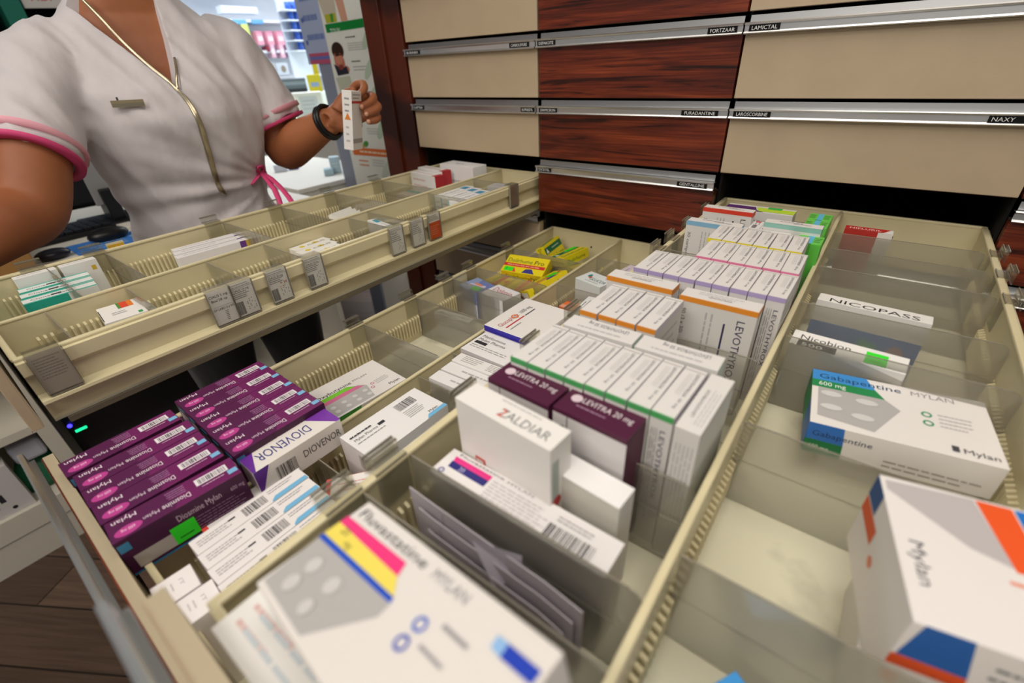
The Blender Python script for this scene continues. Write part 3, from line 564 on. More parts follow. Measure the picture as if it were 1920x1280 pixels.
put(wo, .4590, -.4545 - .018, ZC + .004, 'sideways box with orange edge between the orange and lilac rows', rz=0)
put(wo, .5440, -.4545 - .020, ZC + .002, 'wide upright box with orange edge and dark rotated capitals, at the right', rz=0)
PRP = levo(.0168, .066, .132, 'b3a2d0', '75')
row(PRP, 9, .4470, .5900, -.4180, 'upright white box with lilac front edge, %s from the left of its row', 'upright boxes with lilac edges', 0, jit=.0005)
PNK = levo(.0178, .066, .133, 'ea84ac', '100')
row(PNK, 6, .4950, .5880, -.3490, 'upright white box with pink front edge, %s from the left of its row', 'upright boxes with pink edges', 1, jit=.0006)
YLW = levo(.0172, .064, .133, 'f0e030', '125')
row(YLW, 6, .4870, .5800, -.2800, 'upright white box with yellow front edge, %s from the left of its row', 'upright boxes with yellow edges', 1, jit=.0006)
def wide(w, accent, h=.128, d=.0215, top=.12): return box_mesh(w, d, h, 'dedbd8', {'T': (0, [('r', 0, 0, 1, top, accent), ('ln', .25, .55, .75, .9, 1, GR), ('t', 'LEVOTHYROX', .5, .45, .25, '5a5a66', .3)]),
    'F': (3, [('r', 0, 0, .045, 1, accent), ('t', '30 comprimes', .12, .06, .08, '44444c', .4), ('ln', .1, .3, .5, .5, 3, LG), ('r', .12, .64, .36, .67, '1c1c24'), ('t', 'LEVOTHYROX', .08, .80, .14, '1f1f28', .62)]), 'R': (0, [('r', 0, .94, 1, 1, accent)])})
put(wide(.076, '86b6d4'), .4640, -.2255, ZC, 'wide upright box with light blue edge, left of the two, beside the drawer rim', rz=0)
put(wide(.074, '6fa6cc', .122), .5280, -.2340, ZC, 'sideways box with light blue edge directly behind the yellow-edged row', rz=0)
put(wide(.074, '9fc2d8', .120), .5250, -.2120, ZC, 'sideways pale box just behind the one with light blue edge', rz=0)
put(wide(.072, '8fc0b4', .130), .5600, -.1890, ZC, 'wide upright box with mint green edge and dark capitals', rz=0)
put(wide(.074, 'd8402c', .128), .4620, -.1450, ZC, 'wide upright box with red edge near the cabinet', rz=0)
rs = box_mesh(.0155, .045, .110, 'e4e3e4', {'T': (3, [('r', .05, .2, .2, .7, 'c83a4a'), ('bar', .5, .2, .9, .6), ('ln', .25, .2, .45, .8, 2, GR)]), 'F': (0, [('ln', .1, .5, .9, .95, 4, LG)])})
for i in range(6): put(rs, .507 + .0158 * i, -.150, ZC, 'slim white box with small red mark on top, %s from the left of six' % ORD[i], 'slim boxes with red marks')
gb = box_mesh(.030, .034, .120, '62c44a', {'T': (0, [('r', .38, 0, .62, 1, '5ab4d8'), ('ln', .04, .2, .34, .8, 3, '2a5a2a'), ('ln', .66, .2, .96, .8, 3, '2a5a2a')]), 'F': (0, [('r', .3, 0, .6, 1, '4fa63c')]), 'R': (0, [('r', 0, 0, 1, .6, '57b040')])})
for i, (x, y) in enumerate([(.5835, -.100), (.5835, -.137), (.5870, -.215)]): put(gb, x, y, ZC - (.0 if i < 2 else .0), 'bright green box with blue stripe on its top, %s from the cabinet side' % ORD[i], 'green boxes by the lane wall')
pg = box_mesh(.105, .034, .112, 'd6d2d0', {'T': (0, [('p', [(0, .2), (.5, .2), (.58, .0), (0, 0)], '4a1c5c'), ('p', [(0, .1), (.48, .1), (.42, .75), (0, .75)], '4f2062'), ('p', [(.5, .1), (1, .1), (1, .75), (.44, .75)], 'b8d63a'), ('r', .6, .6, .8, .95, '38b44a')]), 'F': (0, [('ln', .3, .6, .9, .9, 4, GR)])})
put(pg, .493, -.066, ZC, 'white box with dark purple and lime green top, farthest back in the tall lane', rz=0)
# foreground of that lane
lv = box_mesh(.0605, .0285, .126, '4f1838', {'T': (0, [('o', .16, .62, .16, 'd9c3cf'), ('t', 'LEVITRA 20 mg', .24, .55, .30, 'e6d8e0', .68), ('ln', .22, .3, .7, .45, 1, 'a5809a')]),
    'F': (0, [('r', 0, 0, 1, .965, 'dcd8d9'), ('r', .2, 0, .215, .965, '55404c'), ('t', '8', .06, .78, .16, '2b1a26'), ('t', 'LEVITRA', .5, .50, .12, '3a2a34', .45)]), 'R': (0, [('r', 0, 0, 1, .97, '5b2442')])})
put(lv, .4605, -.7005 + .005, ZC, 'white box with plum top, left of two in front of the green-edged row', 'plum-topped boxes', rz=-3)
put(lv, .5235, -.7000 + .004, ZC, 'white box with plum top, right of two in front of the green-edged row', 'plum-topped boxes', rz=-3)
za = box_mesh(.088, .0235, .134, 'eae7e3', {'T': (0, [('t', 'ZALDIAR', .42, .22, .5, '77777a', .50), ('t', '2', .42, .2, .5, 'd2463a'), ('ln', .34, .76, .8, .92, 1, LG)]), 'F': (0, [('r', .18, .50, .30, .64, 'c9352a'), ('r', .19, .515, .275, .62, 'e3ded9'), ('r', .31, .48, .34, .60, 'd22f24')]), 'R': (0, [('r', .1, .3, .4, .9, 'a9b3ae'), ('o', .3, .6, .04, 'c03a3a')])})
put(za, .4775, -.7445 + .004, ZC, 'tall white box standing alone with grey and red letters on top', rz=-4)
ws = box_mesh(.066, .0205, .100, 'eeeceb', {'F': (0, [('r', 0, 0, 1, .99, 'c9c6bd')])})
put(ws, .5330, -.7365 + .005, ZC, 'plain low white box between the tall lone box and the lane wall', rz=-4)
f2 = box_mesh(.147, .028, .082, 'ebe7e7', {'T': (0, [('p', [(.06, .62), (.30, .62), (.30, .80), (.05, .80)], 'e8378c'), ('p', [(.06, .40), (.30, .40), (.30, .62), (.055, .62)], '2d2a7a'), ('t', '20', .12, .44, .2, 'c8c0e0'), ('t', 'Fluvastatine', .06, .86, .12, '55555c', .3), ('t', 'MYLAN', .38, .84, .11, GR, .16), ('ln', .32, .12, .68, .74, 6, 'bcb8ba'), ('bar', .68, .1, .92, .5), ('ln', .7, .6, .9, .8, 2, GR), ('ring', .05, .2, .09, '2d3a9a')]), 'F': (0, [('r', 0, 0, 1, 1, 'd8d3d1')])})
put(f2, .5010, -.7700 + .004, ZC, 'long white box with pink and navy patch on its top, in the tall box lane', rz=0)
# folded leaflets between two dividers
m = MB()
for j in range(3):
    y = -.8005 - .004 * j; z1 = ZC + .083 - .010 * j
    pts = [(.428 + .012 * j, z1), (.455, z1 - .002), (.50, z1 - .004), (.545, z1 - .005), (.572 - .004 * j, z1 - .010)]
    m.prism([(.428 + .012 * j, ZC + .001)] + [(.572 - .004 * j, ZC + .001)] + pts[::-1], y, y + .0008, mat('b9b2ba', .7), 'y')
    for q in (.46, .505): m.box(q, q + .0006, y - .0002, y + .001, ZC + .002, z1 - .006, mat('9a929c', .7))
o = m.build('folded_leaflet'); tag(o, 'folded greyish paper leaflet standing between two clear dividers', 'leaflet')
m = MB(); m.poly([(.494, -.806, ZC + .082), (.527, -.797, ZC + .0835), (.527, -.797, ZC + .060), (.512, -.809, ZC + .052)], mat('c3bccb', .7)); m.poly([(.494, -.8065, ZC + .082), (.512, -.8095, ZC + .052), (.527, -.7975, ZC + .060), (.527, -.7975, ZC + .0835)], mat('c3bccb', .7))
rel(m.build('folded_corner'), o)
# the large tilted box in front
FW, FD, FH = .140, .0633, .022
fv = box_mesh(FW, FD, FH, 'dfdad6', {'T': (0, [
    ('p', [(.02, .05), (.34, .04), (.49, .44), (.485, .54), (.0, .53)], 'b0adac'), ('p', [(0, .79), (.40, .81), (.42, .70), (0, .71)], 'ec2f7c'), ('p', [(0, .71), (.42, .70), (.475, .59), (0, .565)], 'ecd95c'), ('p', [(0, .565), (.475, .59), (.485, .545), (0, .515)], '1f4fc0'),
    ('t', '20', .05, .655, .10, '6a6230'), ('t', 'mg', .12, .60, .08, '6a6230'), ('t', 'Fluvastatine', .03, .845, .13, '4c4a50', .44), ('t', 'MYLAN', .51, .84, .12, '9a979c', .17),
    ('ring', .62, .585, .055, '3a62c8'), ('ring', .62, .44, .055, '2c4cb8'), ('ln', .68, .62, .80, .72, 1, '9a979c'), ('ln', .67, .46, .80, .54, 1, '9a979c'), ('p', [(.87, .84), (.985, .84), (.985, .75), (.875, .75)], '1e3fb6'), ('p', [(.83, .84), (.87, .84), (.875, .75), (.835, .76)], '8fb9e6'),
    ('o', .12, .36, .07, 'c9c6c5'), ('o', .26, .36, .07, 'c9c6c5'), ('o', .12, .18, .07, 'c9c6c5'), ('o', .26, .16, .06, 'c9c6c5')]), 'L': (0, [('ln', .2, .2, .8, .8, 3, LG)])}, bev=.001)
e_ = Matrix.Translation((.5232, -.8847, 1.0051)) @ (Matrix.Rotation(math.radians(-5.6), 4, 'Z') @ Matrix.Rotation(math.radians(-11.7), 4, 'Y')) @ Matrix.Translation((0, 0, -FH))
o = put(fv, 0, 0, 0, 'large tilted white box with pink, yellow and blue stripes in the foreground'); o.matrix_world = e_
fb = box_mesh(.060, .040, .100, 'e6e3df', {'T': (0, [('ln', .3, .3, .7, .8, 4, 'd6b8b8'), ('ln', .2, .1, .9, .3, 2, 'c3cdd6')])})
fw_ = box_mesh(.150, .029, .103, 'eae8e5', {'T': (0, [('ln', .05, .2, .3, .85, 2, 'd8b8b4'), ('ln', .1, .2, .8, .8, 2, 'c6ced4')]), 'F': (0, [])})
put(fw_, .504, -.9220 + .004, ZC, 'plain white box at the very front of the right drawer, below the striped one', rz=0)
put(box_mesh(.145, .040, .100, 'dedbd6', {'T': (0, [])}), .5055, -.872, ZC, 'plain white box standing beneath the tilted striped box')
# ---------- right drawer, right lane
nf = box_mesh(.062, .018, .094, 'e6e2dd', {'T': (0, [('p', [(0, 0), (.8, 0), (.95, 1), (0, 1)], 'b8302a'), ('t', 'NIFLURIL', .08, .25, .6, 'f0dcd8', .68)]), 'F': (0, [('p', [(0, 0), (.7, 0), (.7, 1), (0, 1)], 'b53028'), ('r', .7, 0, 1, 1, 'e2dcd6')])})
put(nf, .648, -.040, ZC, 'small white and red box with white capitals behind the frosted dividers')
nc = box_mesh(.106, .020, .089, 'e8e6e2', {'T': (0, [('t', 'NICOPASS', .10, .04, .72, '1c1c22', .80)]), 'F': (0, [('r', 0, 0, 1, .70, '4f86cc'), ('p', [(.45, .25), (.70, .15), (.66, .55), (.5, .6)], '58b890'), ('e', .82, .45, .08, .15, 'c9a0a0'), ('r', .6, 0, 1, .16, '2f6ad0')])})
put(nc, .673, -.325, ZC, 'white and blue box with large black capitals behind a frosted divider', rz=-3)
nb = box_mesh(.098, .024, .084, 'ebe9e6', {'T': (0, [('t', 'Nicobion', .07, .48, .42, '26262c', .46), ('r', .07, .0, .42, .4, '2a2a30'), ('t', '500', .10, .06, .3, 'e6e4e0', .2)]), 'F': (0, [('r', 0, 0, 1, 1, 'e0ddd9')])})
o = put(nb, .6610, -.410, ZC, 'white box with black lettering and a green price sticker, behind frosted plastic', rz=-3, rx=12); sticker(o, .098, .024, .084, 'T', .66, .05, .84, .75)
GW, GD, GH = .130, .0864, .034
ga = box_mesh(GW, GD, GH, 'e9e5e2', {'T': (0, [('p', [(0, .80), (.39, .80), (.34, 1), (0, 1)], '3f8fd6'), ('p', [(0, .66), (.44, .66), (.39, .80), (0, .80)], '1f8a4e'), ('p', [(.04, .14), (.36, .07), (.52, .52), (.44, .66), (.04, .66)], 'b5b2b1'),
    ('t', 'Gabapentine', .04, .845, .13, '1c3c66', .50), ('t', 'MYLAN', .59, .85, .11, '9c989c', .24), ('t', '600 mg', .04, .70, .11, 'f0f4f0', .17), ('ring', .66, .56, .045, '3c9a70'), ('ring', .66, .42, .045, '3c9a70'), ('ln', .72, .38, .90, .62, 4, 'c0bcbe'), ('t', 'Mylan', .80, .07, .10, '4c4a4e', .17), ('r', .75, .07, .785, .15, '4c4a4e')] +
    [('e', u, v, .065, .05, 'd4d2d1') for u, v in ((.12, .56), (.33, .54), (.12, .32), (.30, .26))]),
    'F': (0, [('p', [(0, .45), (.22, .45), (.20, 1), (0, 1)], '2f6fc0'), ('p', [(0, 0), (.23, 0), (.22, .45), (0, .45)], '1a7a44'), ('t', 'Gabapentine', .03, .6, .24, '1c2c50', .34), ('t', '600 mg', .03, .14, .24, 'c8e0cc', .12), ('ln', .45, .1, .95, .4, 2, 'a9a19a')]), 'L': (0, [('r', .0, .0, .6, 1, '2f8a58'), ('r', .55, 0, 1, 1, '3a70b8')])})
e_ = Matrix.Translation((.7083, -.4824, .9199)) @ (Matrix.Rotation(math.radians(6.9), 4, 'Z') @ Matrix.Rotation(math.radians(-1.8), 4, 'Y') @ Matrix.Rotation(math.radians(1.6), 4, 'X')) @ Matrix.Translation((0, 0, -GH))
o = put(ga, 0, 0, 0, 'flat white box with blue and green corner and tablet picture, on the right'); o.matrix_world = e_
put(box_mesh(.100, .056, .027, 'd9d5cf', {}), .716, -.482, ZC, 'plain box propping up the blue and green cornered box')
BW, BD, BH = .088, .125, .062
bo = box_mesh(BW, BD, BH, 'e9e4e2', {'T': (3, [('p', [(0, .02), (.28, .02), (.42, .45), (.40, .98), (0, .98)], 'bdb7b8'), ('r', .0, .0, .0, .0, 'bdb7b8'), ('t', 'Mylan', .58, .08, .12, '5a5a60', .24), ('ln', .6, .4, .9, .7, 2, 'b9b4b6'), ('ln', .48, .45, .62, .75, 2, 'ee8a66')]), 'F': (0, [('p', [(0, .62), (.42, .62), (.30, 1), (.05, 1)], '1f5fae'), ('p', [(0, .48), (.44, .48), (.42, .62), (0, .62)], 'e2521e'), ('e', .06, .3, .05, .08, 'e8866a'), ('ln', .5, .6, .95, .85, 2, '77777c')]), 'L': (0, [('r', .0, .0, .3, .9, 'dd5a2a'), ('r', .3, .3, .6, 1, '25508a')])})
m_ = box_mesh(.082, .098, BH, 'e9e4e2', {'T': (0, [('p', [(.03, .96), (.55, .98), (.62, .52), (.42, .58), (.03, .88)], 'bdb7b8'), ('p', [(.56, .98), (.76, .98), (.78, .50), (.62, .50)], 'ee5a22'), ('p', [(.77, .98), (1, .98), (1, .48), (.79, .50)], '1f74cc'), ('ln', .56, .38, .78, .46, 1, 'ee8a66'), ('ln', .60, .08, .74, .36, 3, 'a9a6ac')]),
    'F': (0, [('p', [(.02, .55), (.36, .55), (.28, 1), (.06, 1)], '1f5fae'), ('p', [(0, .40), (.38, .40), (.36, .55), (.0, .55)], 'e2521e'), ('e', .06, .22, .05, .08, 'e8866a'), ('ln', .42, .6, .95, .85, 2, '77777c')]), 'L': (0, [('r', 0, .72, .2, 1, '25508a'), ('r', 0, .50, .32, .70, 'dd5a2a'), ('e', .42, .45, .04, .06, 'e8866a')])})
me = m_; o = put(me, .7390, -.6765, ZC + .050, 'large white box with orange and blue stripes at the right edge', rz=11)
mm = MB(); mm.marks(Vector((-.039, .040, BH)), Vector((0, -1, 0)), Vector((1, 0, 0)), .09, .075, [('t', 'Mylan', .42, .06, .13, '4e4e55', .32)]); mm.build('printed_mark', o)
put(box_mesh(.070, .075, .048, 'd6d2cc', {}), .738, -.676, ZC, 'plain box underneath the large orange and blue striped box')
bl = box_mesh(.060, .060, .040, '2f8fd6', {'T': (0, [('r', 0, 0, 1, .25, 'd8488a'), ('e', .5, .6, .2, .15, '2270b4')])})
put(bl, .6620, -.8030, ZC + .001, 'bright blue box at the bottom edge of the picture', rz=-30)
# ---------- left drawer
tl = box_mesh(.026, .083, .070, 'e6e8e6', {'T': (1, [('r', 0, .0, 1, .16, '49b8a4'), ('r', 0, .84, 1, 1, '49b8a4'), ('t', 'Clonazepam', .1, .36, .36, '5a6a68', .55), ('r', .38, .4, .52, .62, '4a4a50')]), 'F': (0, [('r', 0, 0, 1, 1, '3fae9a')]), 'R': (0, [('r', 0, 0, .58, 1, '27a591'), ('t', 'CLON', .64, .55, .3, '2f6f68', .28), ('t', 'TEVA', .66, .2, .22, '2f6f68', .22), ('r', .1, .35, .12, .7, '0f3f3a')])})
for i in range(3): put(tl, -.312 + .0285 * i, -.845 - .003 * i, ZA, 'white and teal box standing on edge, %s from the outer rim' % ORD[i], 'white and teal boxes in the left drawer', -3)
wt = box_mesh(.016, .046, .084, 'e9e8e6', {'T': (1, [('ln', .1, .4, .9, .7, 1, LG)]), 'R': (0, [('r', .78, .78, .9, .88, 'cfae3a')])})
put(wt, -.3375, -.806, ZA, 'white box with small yellow square beside the outer rim', rz=0)
wt2 = box_mesh(.016, .050, .084, 'e9e8e6', {'T': (1, [('ln', .1, .4, .9, .7, 1, LG)]), 'R': (0, [('r', .82, .78, .92, .88, 'cfae3a')])})
put(wt2, -.3375, -.858, ZA, 'slim white box behind the teal boxes against the outer rim')
td = box_mesh(.062, .046, .070, 'ebe8e5', {'T': (1, [('r', .45, .62, .62, 1, '4a8a3a'), ('r', .52, .62, .78, 1, 'd8452a'), ('r', .70, .62, .82, 1, 'e07a2a'), ('ln', .25, .3, .6, .5, 2, GR), ('r', .0, .1, .02, .8, '2a2a2a'), ('r', .8, .05, .9, .18, '3a9a5a')]), 'R': (0, [('r', 0, 0, 1, .3, 'cfcac6')])})
put(td, -.103, -.820, ZA, 'white box with red, orange and green patch alone in the label card lane', rz=-6)
pw = box_mesh(.018, .118, .066, 'e9e6e8', {'T': (1, [('ln', .1, .3, .6, .7, 1, LG)]), 'R': (0, [('p', [(.84, .1), (.93, .1), (.95, 1), (.86, 1)], '6a3a8c'), ('p', [(.93, .1), (.99, .1), (1, 1), (.95, 1)], 'c9a83a'), ('p', [(.52, .35), (.62, .35), (.57, .75)], 'c8662a'), ('ln', .1, .3, .45, .6, 2, 'c9a0b4'), ('ring', .76, .5, .08, 'c9788a')])})
for i in range(3): put(pw, -.317 + .0235 * i, -.622 - .006 * i, ZA + .0, 'long white box with purple and gold end, %s from the outer rim' % ORD[i], 'white boxes with purple ends', -4)
ci = box_mesh(.0245, .070, .0640, 'e8e6e0', {'T': (1, [('o', .25, .5, .2, 'd8c23a'), ('o', .62, .5, .2, 'd8c23a'), ('t', 'CIALIS', .38, .3, .36, '5a5a52', .5)]), 'R': (0, [('p', [(.7, 0), (1, 0), (1, 1), (.62, .9)], '2e6a34'), ('r', 0, 0, .35, 1, 'd9bf8c')])})
for i in range(4): put(ci, -.1305 + .0250 * i, -.528 - .004 * i, ZA + .001, 'white box with yellow circles on top, %s from the lane wall' % ORD[i], 'white boxes with yellow logos', 3)
dwh = box_mesh(.012, .062, .060, 'eceae4', {'T': (1, [('ln', .5, .3, .95, .7, 1, LG)]), 'R': (0, [('r', .9, .6, .97, .75, '5a5a52')])})
for i in range(4): put(dwh, -.270 + .021 * i + .002, -.355 - .004 * i, ZA + .004, 'thin white box leaning over, %s from the outer rim' % ORD[i], 'leaning thin white boxes', 12, ry=-24)
tk = box_mesh(.104, .014, .072, 'e6e6e6', {'T': (0, [('r', .1, .3, .3, .9, '3a9ab0'), ('ln', .35, .4, .9, .7, 1, GR)])})
put(tk, -.083, -.400, ZA, 'slim white box with teal mark across the label card lane', rz=-8)
ob = box_mesh(.070, .030, .050, 'd8b07a', {'T': (0, [('r', .5, .2, 1, .4, 'e0a83a')]), 'F': (0, [])})
put(ob, -.085, -.480, ZA, 'tan box with yellow line between clear dividers in the left drawer')
bw = box_mesh(.068, .016, .04, 'b8c4d8', {'T': (0, [('ln', .1, .3, .9, .8, 1, 'dfe4ee')])})
put(bw, -.070, -.455, ZA, 'pale blue slip box behind the boxes with yellow logos')
az = box_mesh(.0260, .108, .074, 'e9e8e8', {'T': (1, [('r', .72, .1, .92, .8, '2a8ab0'), ('t', 'Amlodipine', .08, .3, .4, '5a5a64', .55)]), 'R': (0, [('p', [(0, .2), (.36, .2), (.44, .85), (0, .85)], '1f7ea6'), ('t', 'Amoxicine', .36, .4, .3, '44444c', .36), ('t', 'MYLAN', .76, .4, .22, '9a9aa0', .2)]), 'F': (0, [('ln', .2, .2, .8, .9, 4, LG), ('r', 0, 0, .12, 1, '5ab0b8')])})
for i in range(3): put(az, -.1260 + .0300 * i, -.160 - .008 * i, ZA + .003, 'white box with blue panel, %s from the lane wall near the cabinet end' % ORD[i], 'white boxes with blue panels', 0)
wv_ = box_mesh(.085, .035, .066, 'dddce2', {'T': (0, [('ln', .1, .2, .9, .8, 3, '9a98b4')])})
put(wv_, -.080, -.030, ZA, 'grey-white box lettered in pale violet, nearest the cabinet in the label card lane', rz=3)
tq = box_mesh(.130, .05, .052, 'd6c8c0', {'T': (0, [('r', 0, .55, 1, .85, '35a8a0')]), 'F': (0, [('t', 'Amlodi', .55, .5, .3, '8a2a3a', .35)])})
put(tq, -.255, -.150, ZA, 'flat box with turquoise stripe behind a clear divider in the left drawer', rz=-4)
rw = box_mesh(.105, .028, .084, 'e9e6e4', {'T': (0, [('ln', .1, .3, .8, .7, 1, 'caa0a4'), ('r', .86, 0, 1, 1, 'b8303a')]), 'F': (0, [('ln', .1, .5, .7, .9, 2, 'd8b8ba')]), 'R': (0, [('r', 0, 0, 1, 1, 'b02a34')])})
put(rw, -.282, -.095, ZA + .006, 'white box with dark red end, front one of two near the cabinet', 'white boxes with red ends', rz=-8)
put(rw, -.286, -.064, ZA + .012, 'white box with dark red end, rear one of two near the cabinet', 'white boxes with red ends', rz=-8)
wz = box_mesh(.120, .050, .104, 'e9e7e8', {'T': (0, [('t', 'REX', .3, .4, .3, '7a7a9a', .25)]), 'F': (0, [('ln', .3, .5, .9, .7, 1, LG)])})
put(wz, -.225, -.020, ZA, 'plain white box at the cabinet end of the left drawer', rz=-3)
for o in list(COL.objects):       # cartons in the shallower left drawer are one centimetre lower
    if o.name.startswith('medicine_box') and o.location.x < -.01 and o.location.z < ZA + .03:
        H = max(v.co.z for v in o.data.vertices); o.scale.z = (H - .010) / H
yt = MB(); yt.box(-.0165, .0165, -.001, .0, 0, .02, mat('d8cfb0', .5)); yt.box(-.0155, .0155, -.0014, -.001, .003, .014, mat('d0a62c', .5)); yt.box(-.0045, .0045, -.0005, .012, .012, .0135, CLIPM)
for i, (x, y, rz) in enumerate([(DA['x0'] - .010, -.745, 90)]):
    o = link('rim_tag', yt.mesh('rim_tag')); o.scale = (.75, 1, .6); o.location = (x, y, DA['zr'] - .006); o.rotation_euler = (0, 0, math.radians(rz)); tag(o, 'yellow and cream tag clipped outside the rim beside the desk', 'tag')
# ================================================================== person behind the left drawer
SKIN = mat('a8683f', .5, 0, .35)
def skin_mat():
    m, nt, N, L, b = nodes('tanned_skin')
    n = N.new('ShaderNodeTexNoise'); n.inputs['Scale'].default_value = 7; n.inputs['Detail'].default_value = 4
    tc = N.new('ShaderNodeTexCoord'); L.new(tc.outputs['Object'], n.inputs['Vector'])
    cr = N.new('ShaderNodeValToRGB'); cr.color_ramp.elements[0].position = .3; cr.color_ramp.elements[0].color = srgb('8a4e2e'); cr.color_ramp.elements[1].position = .7; cr.color_ramp.elements[1].color = srgb('a5663f')
    L.new(n.outputs['Fac'], cr.inputs[0]); L.new(cr.outputs[0], b.inputs['Base Color']); b.inputs['Roughness'].default_value = .58
    b.inputs['Subsurface Weight'].default_value = .08; b.inputs['Subsurface Radius'].default_value = (.02, .008, .004); b.inputs['Subsurface Scale'].default_value = .3
    return m
SKIN = skin_mat()
def cloth_mat(name, h):
    m, nt, N, L, b = nodes(name); b.inputs['Base Color'].default_value = srgb(h); b.inputs['Roughness'].default_value = .75; b.inputs['Sheen Weight'].default_value = .2
    tc = N.new('ShaderNodeTexCoord'); mp = N.new('ShaderNodeMapping'); mp.inputs['Rotation'].default_value = (math.radians(35), 0, 0); mp.inputs['Scale'].default_value = (1, 1, .35)
    n = N.new('ShaderNodeTexNoise'); n.inputs['Scale'].default_value = 16; n.inputs['Detail'].default_value = 3; bp = N.new('ShaderNodeBump'); bp.inputs['Strength'].default_value = .55; bp.inputs['Distance'].default_value = .012
    L.new(tc.outputs['Object'], mp.inputs[0]); L.new(mp.outputs[0], n.inputs['Vector']); L.new(n.outputs['Fac'], bp.inputs['Height']); L.new(bp.outputs[0], b.inputs['Normal'])
    return m
CLOTH = cloth_mat('white_tunic_cloth', 'cbc5c8'); PINK = mat('d6457c', .6); LPINK = mat('e8a6b4', .7); BTR = cloth_mat('black_trouser_cloth', '0a090b')
BT = math.radians(-12); BX, BY = -.600, -.510
def bl_(x, y, z): return Vector((BX + x * math.cos(BT) - y * math.sin(BT), BY + x * math.sin(BT) + y * math.cos(BT), z))
def ring(z, a, b, cx=0, cy=0, n=36, e=2.3):
    r = []
    for i in range(n):
        t = 2 * math.pi * i / n; c, s = math.cos(t), math.sin(t)
        r.append(bl_(cx + b * math.copysign(abs(c) ** (2 / e), c), cy + a * math.copysign(abs(s) ** (2 / e), s), z))
    return r
def remesh(mb, voxel, smooth_iter, m):
    me = mb.mesh('tmp', 'recalc'); o = link('tmp', me)
    r = o.modifiers.new('r', 'REMESH'); r.mode = 'VOXEL'; r.voxel_size = voxel; r.use_smooth_shade = True
    s = o.modifiers.new('s', 'SMOOTH'); s.iterations = smooth_iter; s.factor = .5
    dg = bpy.context.evaluated_depsgraph_get(); out = bpy.data.meshes.new_from_object(o.evaluated_get(dg)); bpy.data.objects.remove(o)
    out.materials.clear(); out.materials.append(m)
    for p in out.polygons: p.use_smooth = True; p.material_index = 0
    return out
# joints
SHR, HEMR, ELR, WRR = Vector((-.600, -.672, 1.226)), Vector((-.512, -.764, 1.098)), Vector((-.480, -.806, 1.025)), Vector((-.370, -.955, .985))
SHL, HEML, ELL, WRL = Vector((-.565, -.352, 1.235)), Vector((-.528, -.318, 1.100)), Vector((-.520, -.318, 1.040)), at(620, 226, 1.015)
def spline(pts, rad, k=4):
    pts = [Vector(p) for p in pts]; P_, R_ = [], []
    for i in range(len(pts) - 1):
        a, b, c, d = pts[max(i - 1, 0)], pts[i], pts[i + 1], pts[min(i + 2, len(pts) - 1)]
        for j in range(k):
            t = j / k; P_.append(.5 * ((2 * b) + (c - a) * t + (2 * a - 5 * b + 4 * c - d) * t * t + (3 * b - a - 3 * c + d) * t ** 3)); R_.append(rad[i] + (rad[i + 1] - rad[i]) * t)
    return P_ + [pts[-1]], R_ + [rad[-1]]
# ---- body: neck, chest, head and both bare arms as one skin
m = MB()
m.loft([ring(.94, .125, .085), ring(1.05, .135, .088), ring(1.15, .145, .095), ring(1.22, .140, .083), ring(1.27, .115, .066), ring(1.305, .088, .058), ring(1.335, .070, .056, .004), ring(1.37, .054, .055, .012), ring(1.41, .051, .054, .020), ring(1.44, .05, .06, .028)], SKIN)
for sh, hem, el, wr in ((SHR, HEMR, ELR, WRR), (SHL, HEML, ELL, WRL)):
    big = 1.12 if sh is SHR else 1.0
    m.tube(*spline([bl_(0, (.10 if sh is SHL else -.10), 1.235), sh - Vector((0, 0, .012)), sh.lerp(hem, .55), hem, el, el.lerp(wr, .35), el.lerp(wr, .72), wr], [.036, .038, .042, .045 * big, .044 * big, .043 * big, .034 * big, .027], 6), SKIN, 44)
HC = bl_(.040, 0, 1.500)
m.ball(HC, .09, SKIN, (.98, .84, 1.22), 24); m.ball(HC + Vector((.035, -.008, -.055)), .055, SKIN, (.9, .9, .8), 16)
f = Vector((math.cos(BT), math.sin(BT), 0)); sd = Vector((-f.y, f.x, 0))
m.tube([HC + f * .084 + Vector((0, 0, .012)), HC + f * .103 + Vector((0, 0, -.022)), HC + f * .088 + Vector((0, 0, -.03))], [.007, .012, .009], SKIN, 10)
for s in (1, -1):
    m.ball(HC + sd * .075 * s + Vector((0, 0, -.008)), .022, SKIN, (.6, .35, 1.2), 10)
    m.tube([HC + f * .078 + sd * .016 * s + Vector((0, 0, .022)), HC + f * .074 + sd * .045 * s + Vector((0, 0, .022))], [.008, .006], SKIN, 8)
m.tube([HC + f * .083 + sd * .02 + Vector((0, 0, -.055)), HC + f * .092 + Vector((0, 0, -.055)), HC + f * .083 - sd * .02 + Vector((0, 0, -.055))], [.005, .0085, .005], SKIN, 10)
